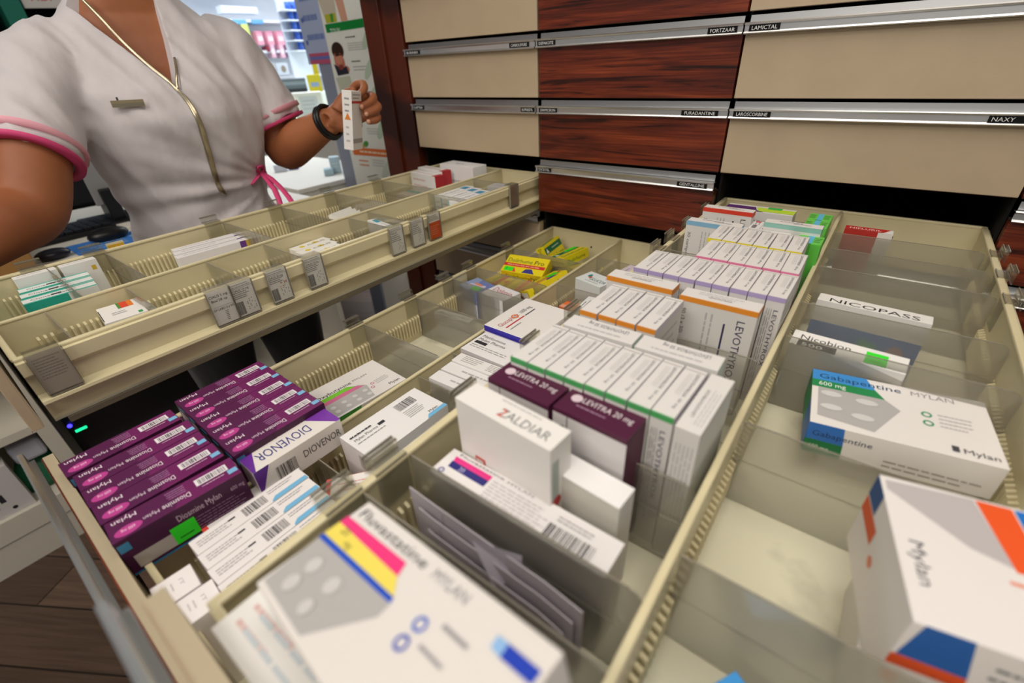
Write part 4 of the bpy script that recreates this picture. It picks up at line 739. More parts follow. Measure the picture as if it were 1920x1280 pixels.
# left hand around the little box (image right)
def P(px, py, d): return at(px, py, d)
W0 = WRL
kn = [P(659, 171, 1.018), P(675, 188, 1.028), P(681, 204, 1.034), P(684, 220, 1.036)]
for k in kn: m.tube([W0, W0.lerp(k, .5), k], [.0235, .0150, .0095], SKIN, 12)
m.tube([W0, P(650, 238, 1.025), P(678, 231, 1.035)], [.021, .014, .009], SKIN, 10)
fing = [[kn[0], P(669, 159, 1.010), P(681, 158, .998), P(682, 168, .986), P(673, 179, .975)],
        [kn[1], P(689, 179, 1.016), P(700, 182, 1.002), P(694, 192, .986), P(678, 200, .974)],
        [kn[2], P(697, 197, 1.022), P(709, 199, 1.008), P(703, 208, .994), P(687, 214, .982)],
        [kn[3], P(697, 215, 1.026), P(709, 219, 1.014), P(704, 226, 1.002), P(691, 228, .992)]]
for i, c in enumerate(fing):
    r = [.0098, .0093, .0088, .0083, .0072] if i < 3 else [.009, .0084, .0078, .0073, .0064]
    m.tube(*spline(c, r, 3), SKIN, 12); m.ball(c[-1], r[-1], SKIN, n=10)
th = [P(634, 208, 1.005), P(643, 186, .998), P(652, 174, .990), P(662, 170, .982)]
m.tube(th, [.017, .0125, .0105, .0085], SKIN, 12); m.ball(th[-1], .0085, SKIN, n=10)
# right hand resting over the front of the drawer, beyond the picture edge
hd = (WRR - ELR).normalized(); hs = Vector((-hd.y, hd.x, 0)).normalized()
for i, (o_, l_) in enumerate(((-.03, .078), (-.01, .088), (.01, .084), (.029, .066))):
    b0 = WRR + hd * .085 + hs * o_; m.tube([WRR, b0, b0 + hd * l_ * .55 + Vector((0, 0, -.010)), b0 + hd * l_ * .9 + Vector((0, 0, -.035))], [.024, .0115, .0088, .0072], SKIN, 10)
m.tube([WRR, WRR + hd * .04 - hs * .04, WRR + hd * .085 - hs * .058 + Vector((0, 0, -.012))], [.02, .0125, .009], SKIN, 10)
body_me = remesh(m, .0023, 9, SKIN)
person = link('person', body_me)
tag(person, 'person in white short-sleeved tunic with pink trims, holding up a small white box', 'person')
# nails
m = MB()
for c in fing:
    tip = c[-1]; m.ball(tip + (CAM - tip).normalized() * .0065, .0048, mat('d09a80', .3), (1, 1, 1), 8)
m.build('fingernails', person, True)
m = MB()
m.ball(HC + Vector((-.030, .006, .034)), .098, mat('2a1a12', .6), (.96, .93, 1.06), 24)
m.tube([HC + Vector((-.07, .01, .0)), HC + Vector((-.09, .02, -.08)), HC + Vector((-.085, .02, -.15))], [.05, .045, .03], mat('2a1a12', .6), 14)
m.build('hair', person, True)
m = MB()
for s in (1, -1): m.ball(HC + f * .074 + sd * .031 * s + Vector((0, 0, .008)), .011, mat('e8e4e0', .2)); m.ball(HC + f * .0825 + sd * .031 * s + Vector((0, 0, .008)), .005, mat('2e1c12', .2), n=10)
m.build('eyes', person, True)
m = MB(); m.tube([HC + f * .087 + sd * .021 + Vector((0, 0, -.055)), HC + f * .099 + Vector((0, 0, -.055)), HC + f * .087 - sd * .021 + Vector((0, 0, -.055))], [.002, .005, .002], mat('8e4038', .4), 8); m.build('lips', person, True)
# ---- tunic
m = MB()
m.loft([ring(.72, .185, .135), ring(.80, .178, .128), ring(.88, .158, .115), ring(.945, .142, .104, .002), ring(1.01, .150, .108, .008), ring(1.07, .163, .118, .016), ring(1.13, .172, .126, .020), ring(1.18, .175, .120, .016), ring(1.225, .168, .102, .006), ring(1.262, .155, .086), ring(1.292, .128, .076), ring(1.318, .100, .068), ring(1.342, .078, .064, .002)], CLOTH)
m.tube(*spline([bl_(0, -.105, 1.262), bl_(0, -.145, 1.235), SHR, SHR.lerp(HEMR, .5), HEMR + (HEMR - SHR) * .02], [.052, .060, .064, .063, .066]), CLOTH, 24)
m.tube([bl_(0, .11, 1.258), SHL + Vector((.0, 0, .004)), SHL.lerp(HEML, .45), HEML + (HEML - SHL) * .02], [.056, .061, .060, .063], CLOTH, 24)
tm = remesh(m, .0062, 8, CLOTH)
# cloth folds: anisotropic displacement along the normals
knot = Vector((-.47, -.375, .985))
tm.update()
nrm = [v.normal.copy() for v in tm.vertices]
for v, n_ in zip(tm.vertices, nrm):
    c = v.co; d = c - knot
    ang = math.atan2(d.z, -d.y); rad = math.hypot(d.y, d.z)
    w = noise.noise(Vector((ang * 7, rad * 3, 3.1))) * min(1, rad * 6) * .0115 * max(0, 1.25 - rad * 2.2)
    w += abs(noise.noise(Vector((c.y * 26 + c.z * 9, c.z * 6, c.x * 9)))) * -.011 + .003
    w += noise.noise(Vector((c.y * 13, c.z * 13, c.x * 13 + 4))) * .0045
    v.co = c + n_ * w
tun = link('tunic', tm)
def hx(px, py): p = hit(px, py, 'x', -.478); return p.y, p.z
cm = MB(); VN = [hx(118, -45), hx(200, 44), hx(290, 128), hx(336, 170), hx(334, 140), hx(326, 70), hx(308, -30), hx(308, -200), hx(60, -200)]
cm.prism(VN, -.585, -.2, CLOTH, 'x'); cut = link('cutter', cm.mesh('cutter', 'recalc'))
bo_ = tun.modifiers.new('b', 'BOOLEAN'); bo_.operation = 'DIFFERENCE'; bo_.object = cut; bo_.solver = 'EXACT'
dg = bpy.context.evaluated_depsgraph_get(); tm2 = bpy.data.meshes.new_from_object(tun.evaluated_get(dg)); tun.modifiers.clear(); tun.data = tm2; bpy.data.objects.remove(cut)
tm2.materials.clear(); tm2.materials.append(CLOTH)
for p in tm2.polygons: p.material_index = 0
tun.parent = person
bvh = BVHTree.FromPolygons([v.co for v in tm.vertices], [tuple(p.vertices) for p in tm.polygons])
def surf(px, py, off=.003):
    loc, n, i, d = bvh.ray_cast(CAM, ray(px, py).normalized())
    if loc is None: return at(px, py, 1.05)
    return loc - ray(px, py).normalized() * off
def ribbon(pts, w, th, m_, name):
    """narrow flat band laid on the cloth"""
    mb = MB(); n0 = len(pts); pts = dense(pts)
    if isinstance(w, list): w = [w[min(n0 - 1, int(round(i / 4)))] for i in range(len(pts))]
    ps = [surf(*q, off=th * 1.2 + .0012) for q in pts]
    rings = []
    for i, p in enumerate(ps):
        t = (ps[min(i + 1, len(ps) - 1)] - ps[max(i - 1, 0)]).normalized(); v = (CAM - p).normalized(); s = t.cross(v).normalized(); v = s.cross(t)
        ww = w[i] if isinstance(w, list) else w
        rings.append([p + s * ww * math.cos(a) + v * th * math.sin(a) for a in [2 * math.pi * k / 10 for k in range(10)]])
    mb.loft(rings, m_); return mb.build(name, tun)
SILV = mat('b5aa90', .28, .85)
def dense(q, k=4):
    P_, _ = spline([(a, b, 0) for a, b in q], [0] * len(q), k); return [(v.x, v.y) for v in P_]
pts = [(150, -6), (185, 30), (218, 66), (250, 97), (283, 126), (310, 147), (330, 166), (352, 190), (370, 220), (382, 255), (392, 290), (402, 325), (411, 350), (424, 366)]
ribbon(pts, [.0028] * 7 + [.0042, .005, .0055, .0055, .0052, .005, .003], .0018, SILV, 'silver_neck_trim')
ribbon([(a + 2.5, b + 4) for a, b in pts[:8]], .0012, .0016, mat('d8cfb8', .25, .9), 'silver_neck_cord')
ribbon([(333, 168), (331, 150), (331, 132), (327, 108)], .0022, .0018, SILV, 'silver_cord_end')
# ribbons of the sleeve hems, each a short sloping band round the sleeve
def hem(sh, he, r, nm):
    ax = (he - sh).normalized()
    for nme, a, b, m_, dr in ((nm + '_hem', .0, .0065, PINK, .003), (nm + '_stripe', -.022, -.013, LPINK, .0052)):
        mb = MB(); c0, c1 = he + ax * (a + .001), he + ax * (b + .001); u = ax.orthogonal().normalized(); w = ax.cross(u); rr = []
        for c, q in ((c0, r + dr), (c1, r + dr), (c1, r - .012), (c0, r - .012)): rr.append([c + (u * math.cos(t) + w * math.sin(t)) * q for t in [2 * math.pi * k / 40 for k in range(40)]])
        mb.loft(rr + [rr[0]], m_, caps=False); mb.build('sleeve_trim', tun)
hem(SHR, HEMR, .0655, 'right'); hem(SHL, HEML, .0625, 'left')
# belt with bow
m = MB()
bp = [surf(472, 345), surf(484, 330), surf(492, 318), surf(500, 330)]
m.tube(bp, [.004, .006, .007, .004], PINK, 10, .5)
m.tube([surf(488, 322, .008), surf(502, 338, .012), surf(515, 356, .012), surf(522, 372, .012), at(528, 392, 1.02)], [.0045, .0065, .0065, .0065, .006], PINK, 10, .45)
m.tube([surf(490, 322, .008), surf(508, 334, .010), surf(525, 350, .010), surf(540, 368, .010), at(552, 386, 1.03)], [.0045, .006, .006, .0065, .006], PINK, 10, .45)
m.tube([surf(484, 322, .008), surf(482, 314, .014), surf(492, 312, .012), surf(494, 322, .008)], .005, PINK, 10, .5)
m.build('belt_bow', tun, True)
# name badge
a, b, c = surf(206, 189, .009), surf(268, 186, .009), surf(208, 200, .009)
U = (b - a).normalized(); V = -(c - a - U * (c - a).dot(U)).normalized(); N_ = U.cross(V); lu = (b - a).length
Mb = Matrix((U, V, N_)).transposed().to_4x4(); Mb.translation = a - V * .011
m = MB(); m.box(0, lu, 0, .011, 0, .0016, mat('a8987a', .3, .8)); m.box(.001, lu - .001, .001, .006, .0016, .0019, mat('8d8672', .3, .7)); m.box(lu * .2, lu * .26, .010, .016, 0, .0014, mat('3a3834', .4)); m.bm.transform(Mb)
m.build('name_badge', tun)
# wrist band
m = MB(); wd_ = (W0 - ELL).normalized(); u = wd_.orthogonal().normalized(); w_ = wd_.cross(u)
for off, rr_2 in ((-.012, .0055), (-.004, .0045)):
    c = W0 + wd_ * off; pts_ = [c + (u * math.cos(t) * .031 + w_ * math.sin(t) * .034) + wd_ * math.sin(t) * .004 for t in [2 * math.pi * k / 28 for k in range(28)]]
    R2 = []
    for i, p in enumerate(pts_):
        o_ = (p - c).normalized(); R2.append([p + o_ * rr_2 * math.cos(a_) + wd_ * rr_2 * math.sin(a_) for a_ in [k * math.pi / 4 for k in range(8)]])
    m.loft(R2 + [R2[0]], mat('0e0d0e', .35), caps=False)
m.build('bracelet', person)
# trousers and shoes
m = MB()
m.loft([ring(.90, .135, .095), ring(.80, .165, .115), ring(.72, .170, .118)], BTR)
for s in (1, -1): m.tube([bl_(0, .085 * s, .76), bl_(.01, .092 * s, .60), bl_(.012, .095 * s, .46), bl_(0, .095 * s, .26), bl_(-.01, .095 * s, .07)], [.088, .085, .068, .062, .060], BTR, 20)
tr_ = link('trousers', remesh(m, .009, 6, BTR)); tr_.parent = person
m = MB()
for s in (1, -1):
    for p_, r_ in ((bl_(.0, .095 * s, .045), .045),): m.ball(p_, .045, mat('ddd9d4', .5), (1.1, 1, 1))
    m.ball(bl_(.08, .098 * s, .032), .045, mat('ddd9d4', .5), (2.0, 1.0, .72))
m.build('shoes', person, True)
# the small box in the left hand
q0 = at(661, 226, .974)
hb = MB(); hb.box(-.0105, .0105, -.0225, .0225, -.056, .056, mat('e6e2e0', .45), .0005)
Fh = faces(.021, .045, .112)
for k, sp in {'F': [('ln', .25, .62, .75, .92, 3, GR), ('p', [(.2, .52), (.85, .52), (.52, .64)], 'd88030'), ('ln', .3, .1, .7, .45, 3, LG)], 'R': [('r', 0, .12, 1, .2, 'a8a29c'), ('r', 0, .80, 1, .84, 'c03a34'), ('ln', .1, .86, .9, .97, 2, GR)]}.items():
    O, U2, V2, lu, lv = Fh[k]; hb.marks(O - Vector((0, 0, .056)), U2, V2, lu, lv, sp)
o = hb.build('medicine_box'); o.matrix_world = Matrix.Translation(q0) @ Matrix.Rotation(math.radians(10), 4, ray(661, 226)) @ Matrix.Rotation(math.radians(29), 4, 'Z')
tag(o, 'small upright white box with orange triangle, held up in a hand', 'medicine box')
# ================================================================== desk unit behind the person
LAM = mat('cfc9bb', .5); LAMW = mat('dedad0', .5)
desk = empty('desk_unit', (-1.3, -.9, 0), 'low cream desk unit with open shelves behind the drawers, bottom left', 'desk')
m = MB(); m.box(-1.75, -1.02, -1.75, .02, .765, .79, LAMW, .002); rel(m.build('desk_top'), desk)
m = MB(); m.box(-1.72, -1.025, -1.75, .0, 0, .10, LAM); m.box(-1.72, -1.021, -1.75, .0, .10, .172, LAM, .002); rel(m.build('plinth'), desk)
for y0, y1 in ((-1.75, -1.73), (-.985, -.950), (-.02, .0)):
    m = MB(); m.box(-1.72, -1.022, y0, y1, .172, .765, LAM, .001); rel(m.build('upright'), desk)
m = MB(); m.box(-1.72, -1.03, -1.73, -.985, .375, .400, LAM, .001); rel(m.build('shelf'), desk)
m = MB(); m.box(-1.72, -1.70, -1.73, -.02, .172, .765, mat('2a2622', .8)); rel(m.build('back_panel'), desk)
def small(name, fn, label, cat, group=None):
    m = MB(); fn(m); o = m.build(name); return tag(o, label, cat, group)
BKP = mat('131214', .35)
# printer with lights in the dark knee space
pr_ = empty('printer', (-1.3, -.72, .173), 'black printer with blue and green lights on the dark shelf under the desk', 'printer')
m = MB(); m.box(-1.5, -1.10, -.93, -.52, .173, .36, BKP, .02); rel(m.build('casing'), pr_)
m = MB(); m.prism([(-1.35, .36), (-1.10, .36), (-1.13, .385), (-1.32, .43)], -.90, -.55, BKP, 'y'); rel(m.build('paper_tray'), pr_)
def emis(name, c, s):
    mm, nt, N, L, b = nodes(name); b.inputs['Emission Color'].default_value = srgb(c); b.inputs['Emission Strength'].default_value = s; b.inputs['Base Color'].default_value = srgb(c); return mm
m = MB(); m.ball((-1.098, -.9216, .316), .006, emis('blue_light', '4038ff', 2.5), n=10); m.box(-1.1005, -1.097, -.918, -.890, .287, .294, emis('green_light', '20ffa0', 1.2)); rel(m.build('indicator_lights'), pr_)
m = MB(); m.box(-1.30, -1.06, -.70, -.45, .39, .395, mat('d6d4d8', .6)); o = m.build('paper_sheet'); o.location = (0, .03, .02); tag(o, 'white sheet of paper lying on equipment in the dark under the left drawer', 'paper')
# boxes on the low shelf
bx1 = box_mesh(.05, .11, .15, 'c9c5c4', {'R': (1, [('r', .3, .40, .48, .5, '2a2a30'), ('ln', .2, .55, .7, .85, 4, '88888c'), ('o', .12, .35, .05, '1a1a1e')]), 'T': (0, [('ln', .2, .3, .8, .7, 1, GR)])})
put(bx1, -1.060, -1.130, .1725, 'white printed box on the low shelf at the left edge', rz=0)
bx2 = box_mesh(.05, .10, .05, '8fb84a', {'R': (0, [('r', .1, .2, .5, .7, '6a9a30'), ('o', .7, .5, .15, '1f3a14')])})
put(bx2, -1.060, -1.255, .1725, 'green box on the low shelf next to the white printed box, lower of two', 'green boxes on the low shelf')
put(bx2, -1.060, -1.255, .2235, 'green box on the low shelf, upper of two', 'green boxes on the low shelf')
def gbag(m):
    m.loft([[(-1.14 + a * s, -1.03 + b * s, z) for a, b in ((.05, .05), (.0, .07), (-.05, .05), (-.06, 0), (-.05, -.05), (0, -.06), (.05, -.05), (.06, 0))] for z, s in ((.1725, 1), (.21, 1.05), (.24, .8), (.275, .45))], mat('1f6a48', .4))
small('plastic_bag', gbag, 'dark green plastic bag on the low shelf behind the metal grip', 'bag')
small('folded_towel', lambda m: m.box(-1.20, -1.07, -1.06, -.99, .28, .34, mat('b9bac6', .7), .01), 'pale folded cloth above the green bag', 'cloth')
# things on the desk
cbx = empty('cardboard_box', (-1.13, -.93, .79), 'tan cardboard box on the desk end at the left picture edge', 'box')
m = MB(); m.box(-1.24, -1.022, -1.10, -.792, .7905, .876, mat('a87c46', .7), .003); rel(m.build('carton'), cbx)
m = MB(); m.box(-1.235, -1.027, -.97, -.92, .8762, .8770, mat('b88f58', .4)); rel(m.build('tape_strip'), cbx)
mon = empty('monitor', (-1.40, -.50, .79), 'black monitor with grey back panel on the desk behind the person', 'monitor')
m = MB(); m.box(-1.415, -1.385, -.72, -.30, .86, 1.16, BKP, .006); rel(m.build('screen_housing'), mon)
m = MB(); m.box(-1.3849, -1.380, -.55, -.32, .85, 1.02, mat('8f8f8e', .5), .003); rel(m.build('back_panel'), mon)
m = MB(); m.box(-1.44, -1.36, -.53, -.49, .80, .90, BKP, .004); rel(m.build('neck'), mon)
m = MB(); m.box(-1.50, -1.32, -.60, -.42, .7905, .802, BKP, .004); rel(m.build('foot'), mon)
kb = empty('keyboard', (-1.33, -.70, .79), 'black keyboard on the desk behind the drawer', 'keyboard')
Mk = Matrix.Translation((-1.34, -.72, .792)) @ Matrix.Rotation(math.radians(4), 4, 'Z')
m = MB(); m.box(-.075, .075, -.21, .17, 0, .014, BKP, .004, Mk); rel(m.build('base'), kb)
m = MB()
for i in range(5):
    for j in range(15): m.box(-.068 + i * .027, -.046 + i * .027, -.200 + j * .0242, -.179 + j * .0242, .014, .021, mat('1c1c20', .4), 0, Mk)
rel(m.build('keys'), kb)
ph = empty('telephone', (-1.45, -.80, .79), 'black desk telephone beyond the keyboard', 'telephone')
m = MB(); m.prism([(-1.56, .7905), (-1.44, .7905), (-1.44, .81), (-1.56, .87)], -.86, -.66, BKP, 'y'); rel(m.build('base'), ph)
m = MB(); m.tube([(-1.50, -.875, .895), (-1.50, -.84, .905), (-1.50, -.74, .905), (-1.50, -.70, .895)], [.022, .016, .016, .022], BKP, 14); rel(m.build('handset'), ph)
m = MB()
for i in range(3):
    for j in range(4): m.box(-1.545 + j * .024, -1.53 + j * .024, -.80 + i * .03, -.78 + i * .03, .862 - j * .012, .868 - j * .012, mat('b9b9b6', .4))
rel(m.build('buttons'), ph)
ms = MB(); ms.ball((-1.165, -.598, .806), .05, BKP, (.62, 1.05, .42), 20); o = ms.build('computer_mouse'); tag(o, 'black computer mouse on blue paper on the desk', 'mouse')
ms = MB(); ms.ball((-1.10, -.745, .803), .04, mat('15151f', .3), (.7, 1.0, .38), 16); o = ms.build('computer_mouse'); tag(o, 'small dark rounded device at the desk edge left of the mouse', 'device')
bp_ = MB(); bp_.box(-1.20, -1.05, -.70, -.42, .7905, .7915, mat('3f7fd0', .5)); bp_.marks(Vector((-1.2, -.42, .7915)), Vector((0, -1, 0)), Vector((1, 0, 0)), .28, .15, [('p', [(.1, .2), (.5, .3), (.4, .9), (.05, .8)], '7fb2e6'), ('ln', .55, .2, .9, .8, 4, 'a8c8ec')])
tag(bp_.build('printed_sheet'), 'blue printed sheet under the mouse on the desk', 'paper')
small('note_slip', lambda m: m.box(-1.33, -1.25, -.60, -.50, .7905, .796, mat('e6e2d6', .6)), 'cream paper slip behind the mouse', 'paper')
# dark shelving far behind the person on the left
sh = empty('dark_shelving', (-2.6, -.4, 0), 'dark shelving at the top left corner', 'shelf')
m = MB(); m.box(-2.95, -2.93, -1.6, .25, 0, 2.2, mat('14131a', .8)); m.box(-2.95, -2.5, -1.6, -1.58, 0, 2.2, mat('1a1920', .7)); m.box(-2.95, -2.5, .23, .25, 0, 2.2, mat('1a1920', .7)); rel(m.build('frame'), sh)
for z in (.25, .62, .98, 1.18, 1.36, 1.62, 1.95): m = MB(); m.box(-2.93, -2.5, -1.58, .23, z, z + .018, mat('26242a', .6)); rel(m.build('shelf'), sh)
for i, (y, z, w, h, c, lb) in enumerate([(-.50, 1.1985, .10, .12, 'a9aab0', 'grey carton on the dark shelving at the left picture edge'), (-.28, 1.3785, .07, .20, '1f7a66', 'dark green folder leaning on the dark shelving'), (-.12, 1.4, .05, .1, 'x', ''),
        (-.58, .9985, .16, .10, 'c4c0a8', 'cream carton low on the dark shelving beside the sleeve'), (-.42, 1.3785, .09, .14, '4a4a52', 'dark grey file box on the dark shelving')]):
    if c == 'x': continue
    me = box_mesh(w, .2, h, c, {}); put(me, -2.62, y, z, lb, rz=90 if w < .1 else 0, cat='box', name='storage_box')
me = box_mesh(.16, .012, .10, 'd9d5d0', {'F': (0, [('t', 'RBP', .2, .25, .5, 'c8324a', .6)])})
put(me, -2.50, -.165, 1.485, 'white card with red letters on the dark shelving behind the shoulder', rz=60, cat='card', name='shelf_card')
# pale stuff seen between sleeve and picture edge
small('light_panel', lambda m: m.box(-2.2, -2.17, -.95, -.42, .79, 1.05, mat('9fb8dc', .5), .004), 'pale blue panel standing behind the person at the left edge', 'panel')
# ================================================================== poster beside the cabinet, post, low white panel
small('low_white_panel', lambda m: m.box(-.690, -.5365, -.012, .55, 0, .80, mat('e8e6de', .5), .002), 'low white panel standing beside the brown cabinet post', 'panel')
def hq(px, py, v=.30): p = hit(px, py, 'y', v); return p.x, p.z
pb = empty('poster', (-1.02, .31, .72), 'tall white health poster with green band and a man\'s portrait', 'poster')
m = MB(); m.box(-1.168, -.74, .3004, .308, .735, 1.95, mat('f0f0e8', .6)); pb_o = rel(m.build('sheet'), pb)
m = MB(); PX0, PZ0, PW, PH = -1.168, .735, .428, 1.215
def pz(px, py): x, z = hq(px, py); return (x - PX0) / PW, (z - PZ0) / PH
def pp(pts, c): return ('p', [pz(*q) for q in pts], c)
def blob(cx, cy, rx, ry, c, n=14, rot=.25): return ('p', [pz(cx + rx * math.cos(t) * math.cos(rot) - ry * math.sin(t) * math.sin(rot), cy + rx * math.cos(t) * math.sin(rot) + ry * math.sin(t) * math.cos(rot)) for t in [2 * math.pi * k / n for k in range(n)]], c)
gx, gz = pz(620, 62)
specs = [pp([(596, 0), (612, 42), (632, 38), (622, -30), (590, -40)], 'cdc3b0'), pp([(628, 0), (640, 40), (652, 38), (636, -30)], 'd9a48a'), pp([(608, 28), (612, 44), (632, 41), (628, 24)], 'b9b83a'), pp([(618, 26), (621, 42), (626, 41), (624, 25)], '4a9a3a'),
    pp([(609, 46), (613, 62), (740, 42), (740, 24)], '12883a'), ('t', 'TOUX', gx, gz - .006, .024, 'f2f6ee', .14),
    blob(633, 95, 11, 17, '3a241a', rot=-.3), blob(637, 116, 9, 21, 'c4705a', rot=-.3), blob(648, 131, 8, 8, 'cf8a74'), pp([(626, 120), (634, 142), (655, 138), (650, 124), (640, 128)], '2b2c38'), pp([(628, 98), (630, 108), (634, 104), (640, 96), (643, 90), (634, 84)], '3a241a'),
    ('ln', *pz(648, 74), *pz(668, 64), 1, '55605a'), ('ln', *pz(654, 96), *pz(688, 76), 4, 'a9aaa8'), ('ln', *pz(660, 119), *pz(680, 110), 1, '55605a'), blob(636, 112, 7, 9, 'd08a70', rot=-.3), blob(640, 126, 5, 5, '8a3f38'), pp([(630, 104), (640, 101), (641, 103), (631, 106)], '3a241a'), ('ln', *pz(664, 134), *pz(692, 121), 2, 'a9aaa8'), pp([(630, 146), (646, 192), (668, 186), (656, 142)], 'c9cbb8'),
    blob(688, 72, 7, 22, 'c3d6bd'), blob(692, 128, 6, 22, 'c3d6bd'), blob(700, 180, 6, 20, 'c3d6bd'), blob(716, 240, 7, 22, 'c3d6bd'), ('ln', *pz(690, 252), *pz(712, 240), 3, 'b5b8b2'), blob(686, 270, 5, 6, '4f9a3a'), blob(680, 274, 5, 3, 'c9a060'), pp([(700, 205), (704, 216), (712, 214), (708, 204)], '6fb02e'),
    pp([(660, 276), (664, 290), (745, 296), (745, 282)], 'e5701e'), ('ln', *pz(676, 289), *pz(738, 284), 1, 'f2d8bc'), ('ln', *pz(676, 312), *pz(696, 299), 2, 'e88a4a'), ('ln', *pz(700, 312), *pz(724, 300), 3, 'c3c3c0'), blob(724, 320, 6, 18, 'd3dccb')]
m.marks(Vector((PX0, .3004, PZ0)), Vector((1, 0, 0)), Vector((0, 0, 1)), PW, PH, specs, .0006); rel(m.build('printed_design'), pb)
post = empty('display_post', (-1.24, .36, 0), 'blue-grey upright post at the left edge of the poster', 'post')
m = MB(); m.box(-1.275, -1.172, .315, .40, 0, 2.3, mat('8f95a8', .45), .003); rel(m.build('upright'), post)
m = MB(); m.box(-1.335, -1.172, .3105, .3145, 1.22, 1.95, mat('aebadb', .5)); m.marks(Vector((-1.335, .3105, 1.22)), Vector((1, 0, 0)), Vector((0, 0, 1)), .163, .73, [('ln', .2, .08, .9, .5, 5, '6f82ba'), ('r', .1, .0, 1, .05, 'c05a78'), ('r', .1, .02, 1, .035, '6a74b8')] + [('o', .15, .1 + .1 * i, .012, '5a70b4') for i in range(4)])
rel(m.build('price_panel'), post)
# ================================================================== counter and shop shelves seen past the person
cn = empty('shop_counter', (-2.9, 1.1, 0), 'long white shop counter farther back, seen above the raised forearm', 'counter')
m = MB(); m.box(-3.9, -2.42, .70, 2.6, 0, .872, mat('dcdcd6', .5), .004); rel(m.build('body'), cn)
m = MB(); m.box(-3.95, -2.38, .66, 2.65, .872, .90, mat('dbe4d0', .4), .006); rel(m.build('counter_top'), cn)
m = MB(); m.box(-2.42, -2.412, .85, 1.35, .45, .80, mat('e8e5dc', .45), .004); rel(m.build('drawer_front'), cn)
lc = empty('low_cabinet', (-1.75, .33, 0), 'low cream cabinet with a flat painted-dark niche below the elbow', 'cabinet')
m = MB(); m.box(-2.3, -1.29, .10, .60, .46, .755, mat('d6d2c6', .5), .003); rel(m.build('body'), lc)
for a, b in ((-2.28, .12), (-2.28, .58), (-1.31, .12), (-1.31, .58)): m = MB(); m.box(a - .012, a + .012, b - .012, b + .012, 0, .46, STEEL); rel(m.build('leg'), lc)
m = MB(); m.box(-2.32, -1.285, .09, .61, .755, .776, mat('e3e0d6', .45), .003); rel(m.build('cabinet_top'), lc)
m = MB(); m.box(-1.84, -1.52, .0985, .1005, .50, .72, mat('6b6a5c', .7)); rel(m.build('niche_shade_sheet'), lc)  # flat sheet on the closed body, niche shade put into its colour
def stand(name, px, py, z, wpx, hpx, dep, col, label, cat, specs=None, group=None, rz=58, d=None, tilt=0):
    """a solid thing standing on a surface of height z at the spot seen at (px, py); size from its apparent size and distance"""
    p = hit(px, py, 'z', z) if d is None else at(px, py, d); dd = (MC @ (p - CAM)).z; w, h = wpx * dd / F_PX * .84, hpx * dd / F_PX * .92
    m = MB(); m.box(-w/2, w/2, 0, dep, 0, h, mat(col, .5), min(w, h, dep) * .06)
    if specs: m.marks(Vector((-w/2, 0, 0)), Vector((1, 0, 0)), Vector((0, 0, 1)), w, h, specs, .001)
    o = m.build(name); o.location = (p.x, p.y, z if d is None else p.z); o.rotation_euler = (math.radians(tilt), 0, math.radians(rz)); return tag(o, label, cat, group)
stand('computer_monitor', 512, 226, .90, 64, 100, .05, 'dde1e6', 'white-framed screen with pale blue display beside the sleeve', 'monitor', [('r', .08, .1, .78, .9, '8fa6d8')])
ri = stand('display_riser', 575, 214, .90, 100, 38, .30, 'dfe3e2', 'white riser block on the counter under the printer', 'riser', None, None, 58)
zr_ = .90 + max(v.co.z for v in ri.data.vertices) + .001; xr, yr = ri.location.x, ri.location.y
def top(name, du, dv, w, h, dep, col, label, cat, specs=None):
    c, s_ = math.cos(math.radians(58)), math.sin(math.radians(58)); m = MB(); m.box(-w/2, w/2, 0, dep, 0, h, mat(col, .5), min(w, h) * .05)
    if specs: m.marks(Vector((-w/2, 0, 0)), Vector((1, 0, 0)), Vector((0, 0, 1)), w, h, specs, .001)
    o = m.build(name); o.location = (xr + du * c - dv * s_, yr + du * s_ + dv * c, zr_); o.rotation_euler = (0, 0, math.radians(58)); return tag(o, label, cat)
top('document_printer', -.06, .05, .22, .10, .2, '566066', 'dark grey printer on the white riser', 'printer', [('r', 0, 0, 1, .3, '1e2224'), ('r', 0, .55, 1, .8, '78848a')])
top('display_box', .115, .03, .10, .12, .07, 'b5a91e', 'yellow display box on the riser by the post', 'box', [('r', .2, .3, .8, .55, '7c8fae')])
top('card_flag', .145, .11, .04, .22, .01, 'b5a91e', 'narrow yellow header card rising behind the yellow display box', 'card')
stand('card_terminal', 585, 221, .901, 62, 46, .10, 'dcdcd6', 'white payment terminal with grey screen on the counter', 'terminal', [('r', .22, .15, .82, .85, 'c3c7cc'), ('ln', .3, .3, .75, .75, 3, 'a4a8b0')], None, 58)
stand('tissue_pack', 632, 324, .776, 22, 30, .05, 'b3cbd4', 'light blue pack below the wrist', 'pack', [('ln', .2, .3, .8, .7, 2, 'dfe8ec')])
stand('tissue_pack', 618, 329, .776, 20, 12, .05, 'a9c6d2', 'low light blue pack at the foot of the taller one', 'pack')
stand('paper_roll', 527, 322, .776, 26, 13, .03, 'cfd6e4', 'white paper roll under the elbow', 'roll')
stand('packet', 551, 318, .776, 20, 10, .06, '3a3f9a', 'small dark blue packet beside the paper roll', 'packet')
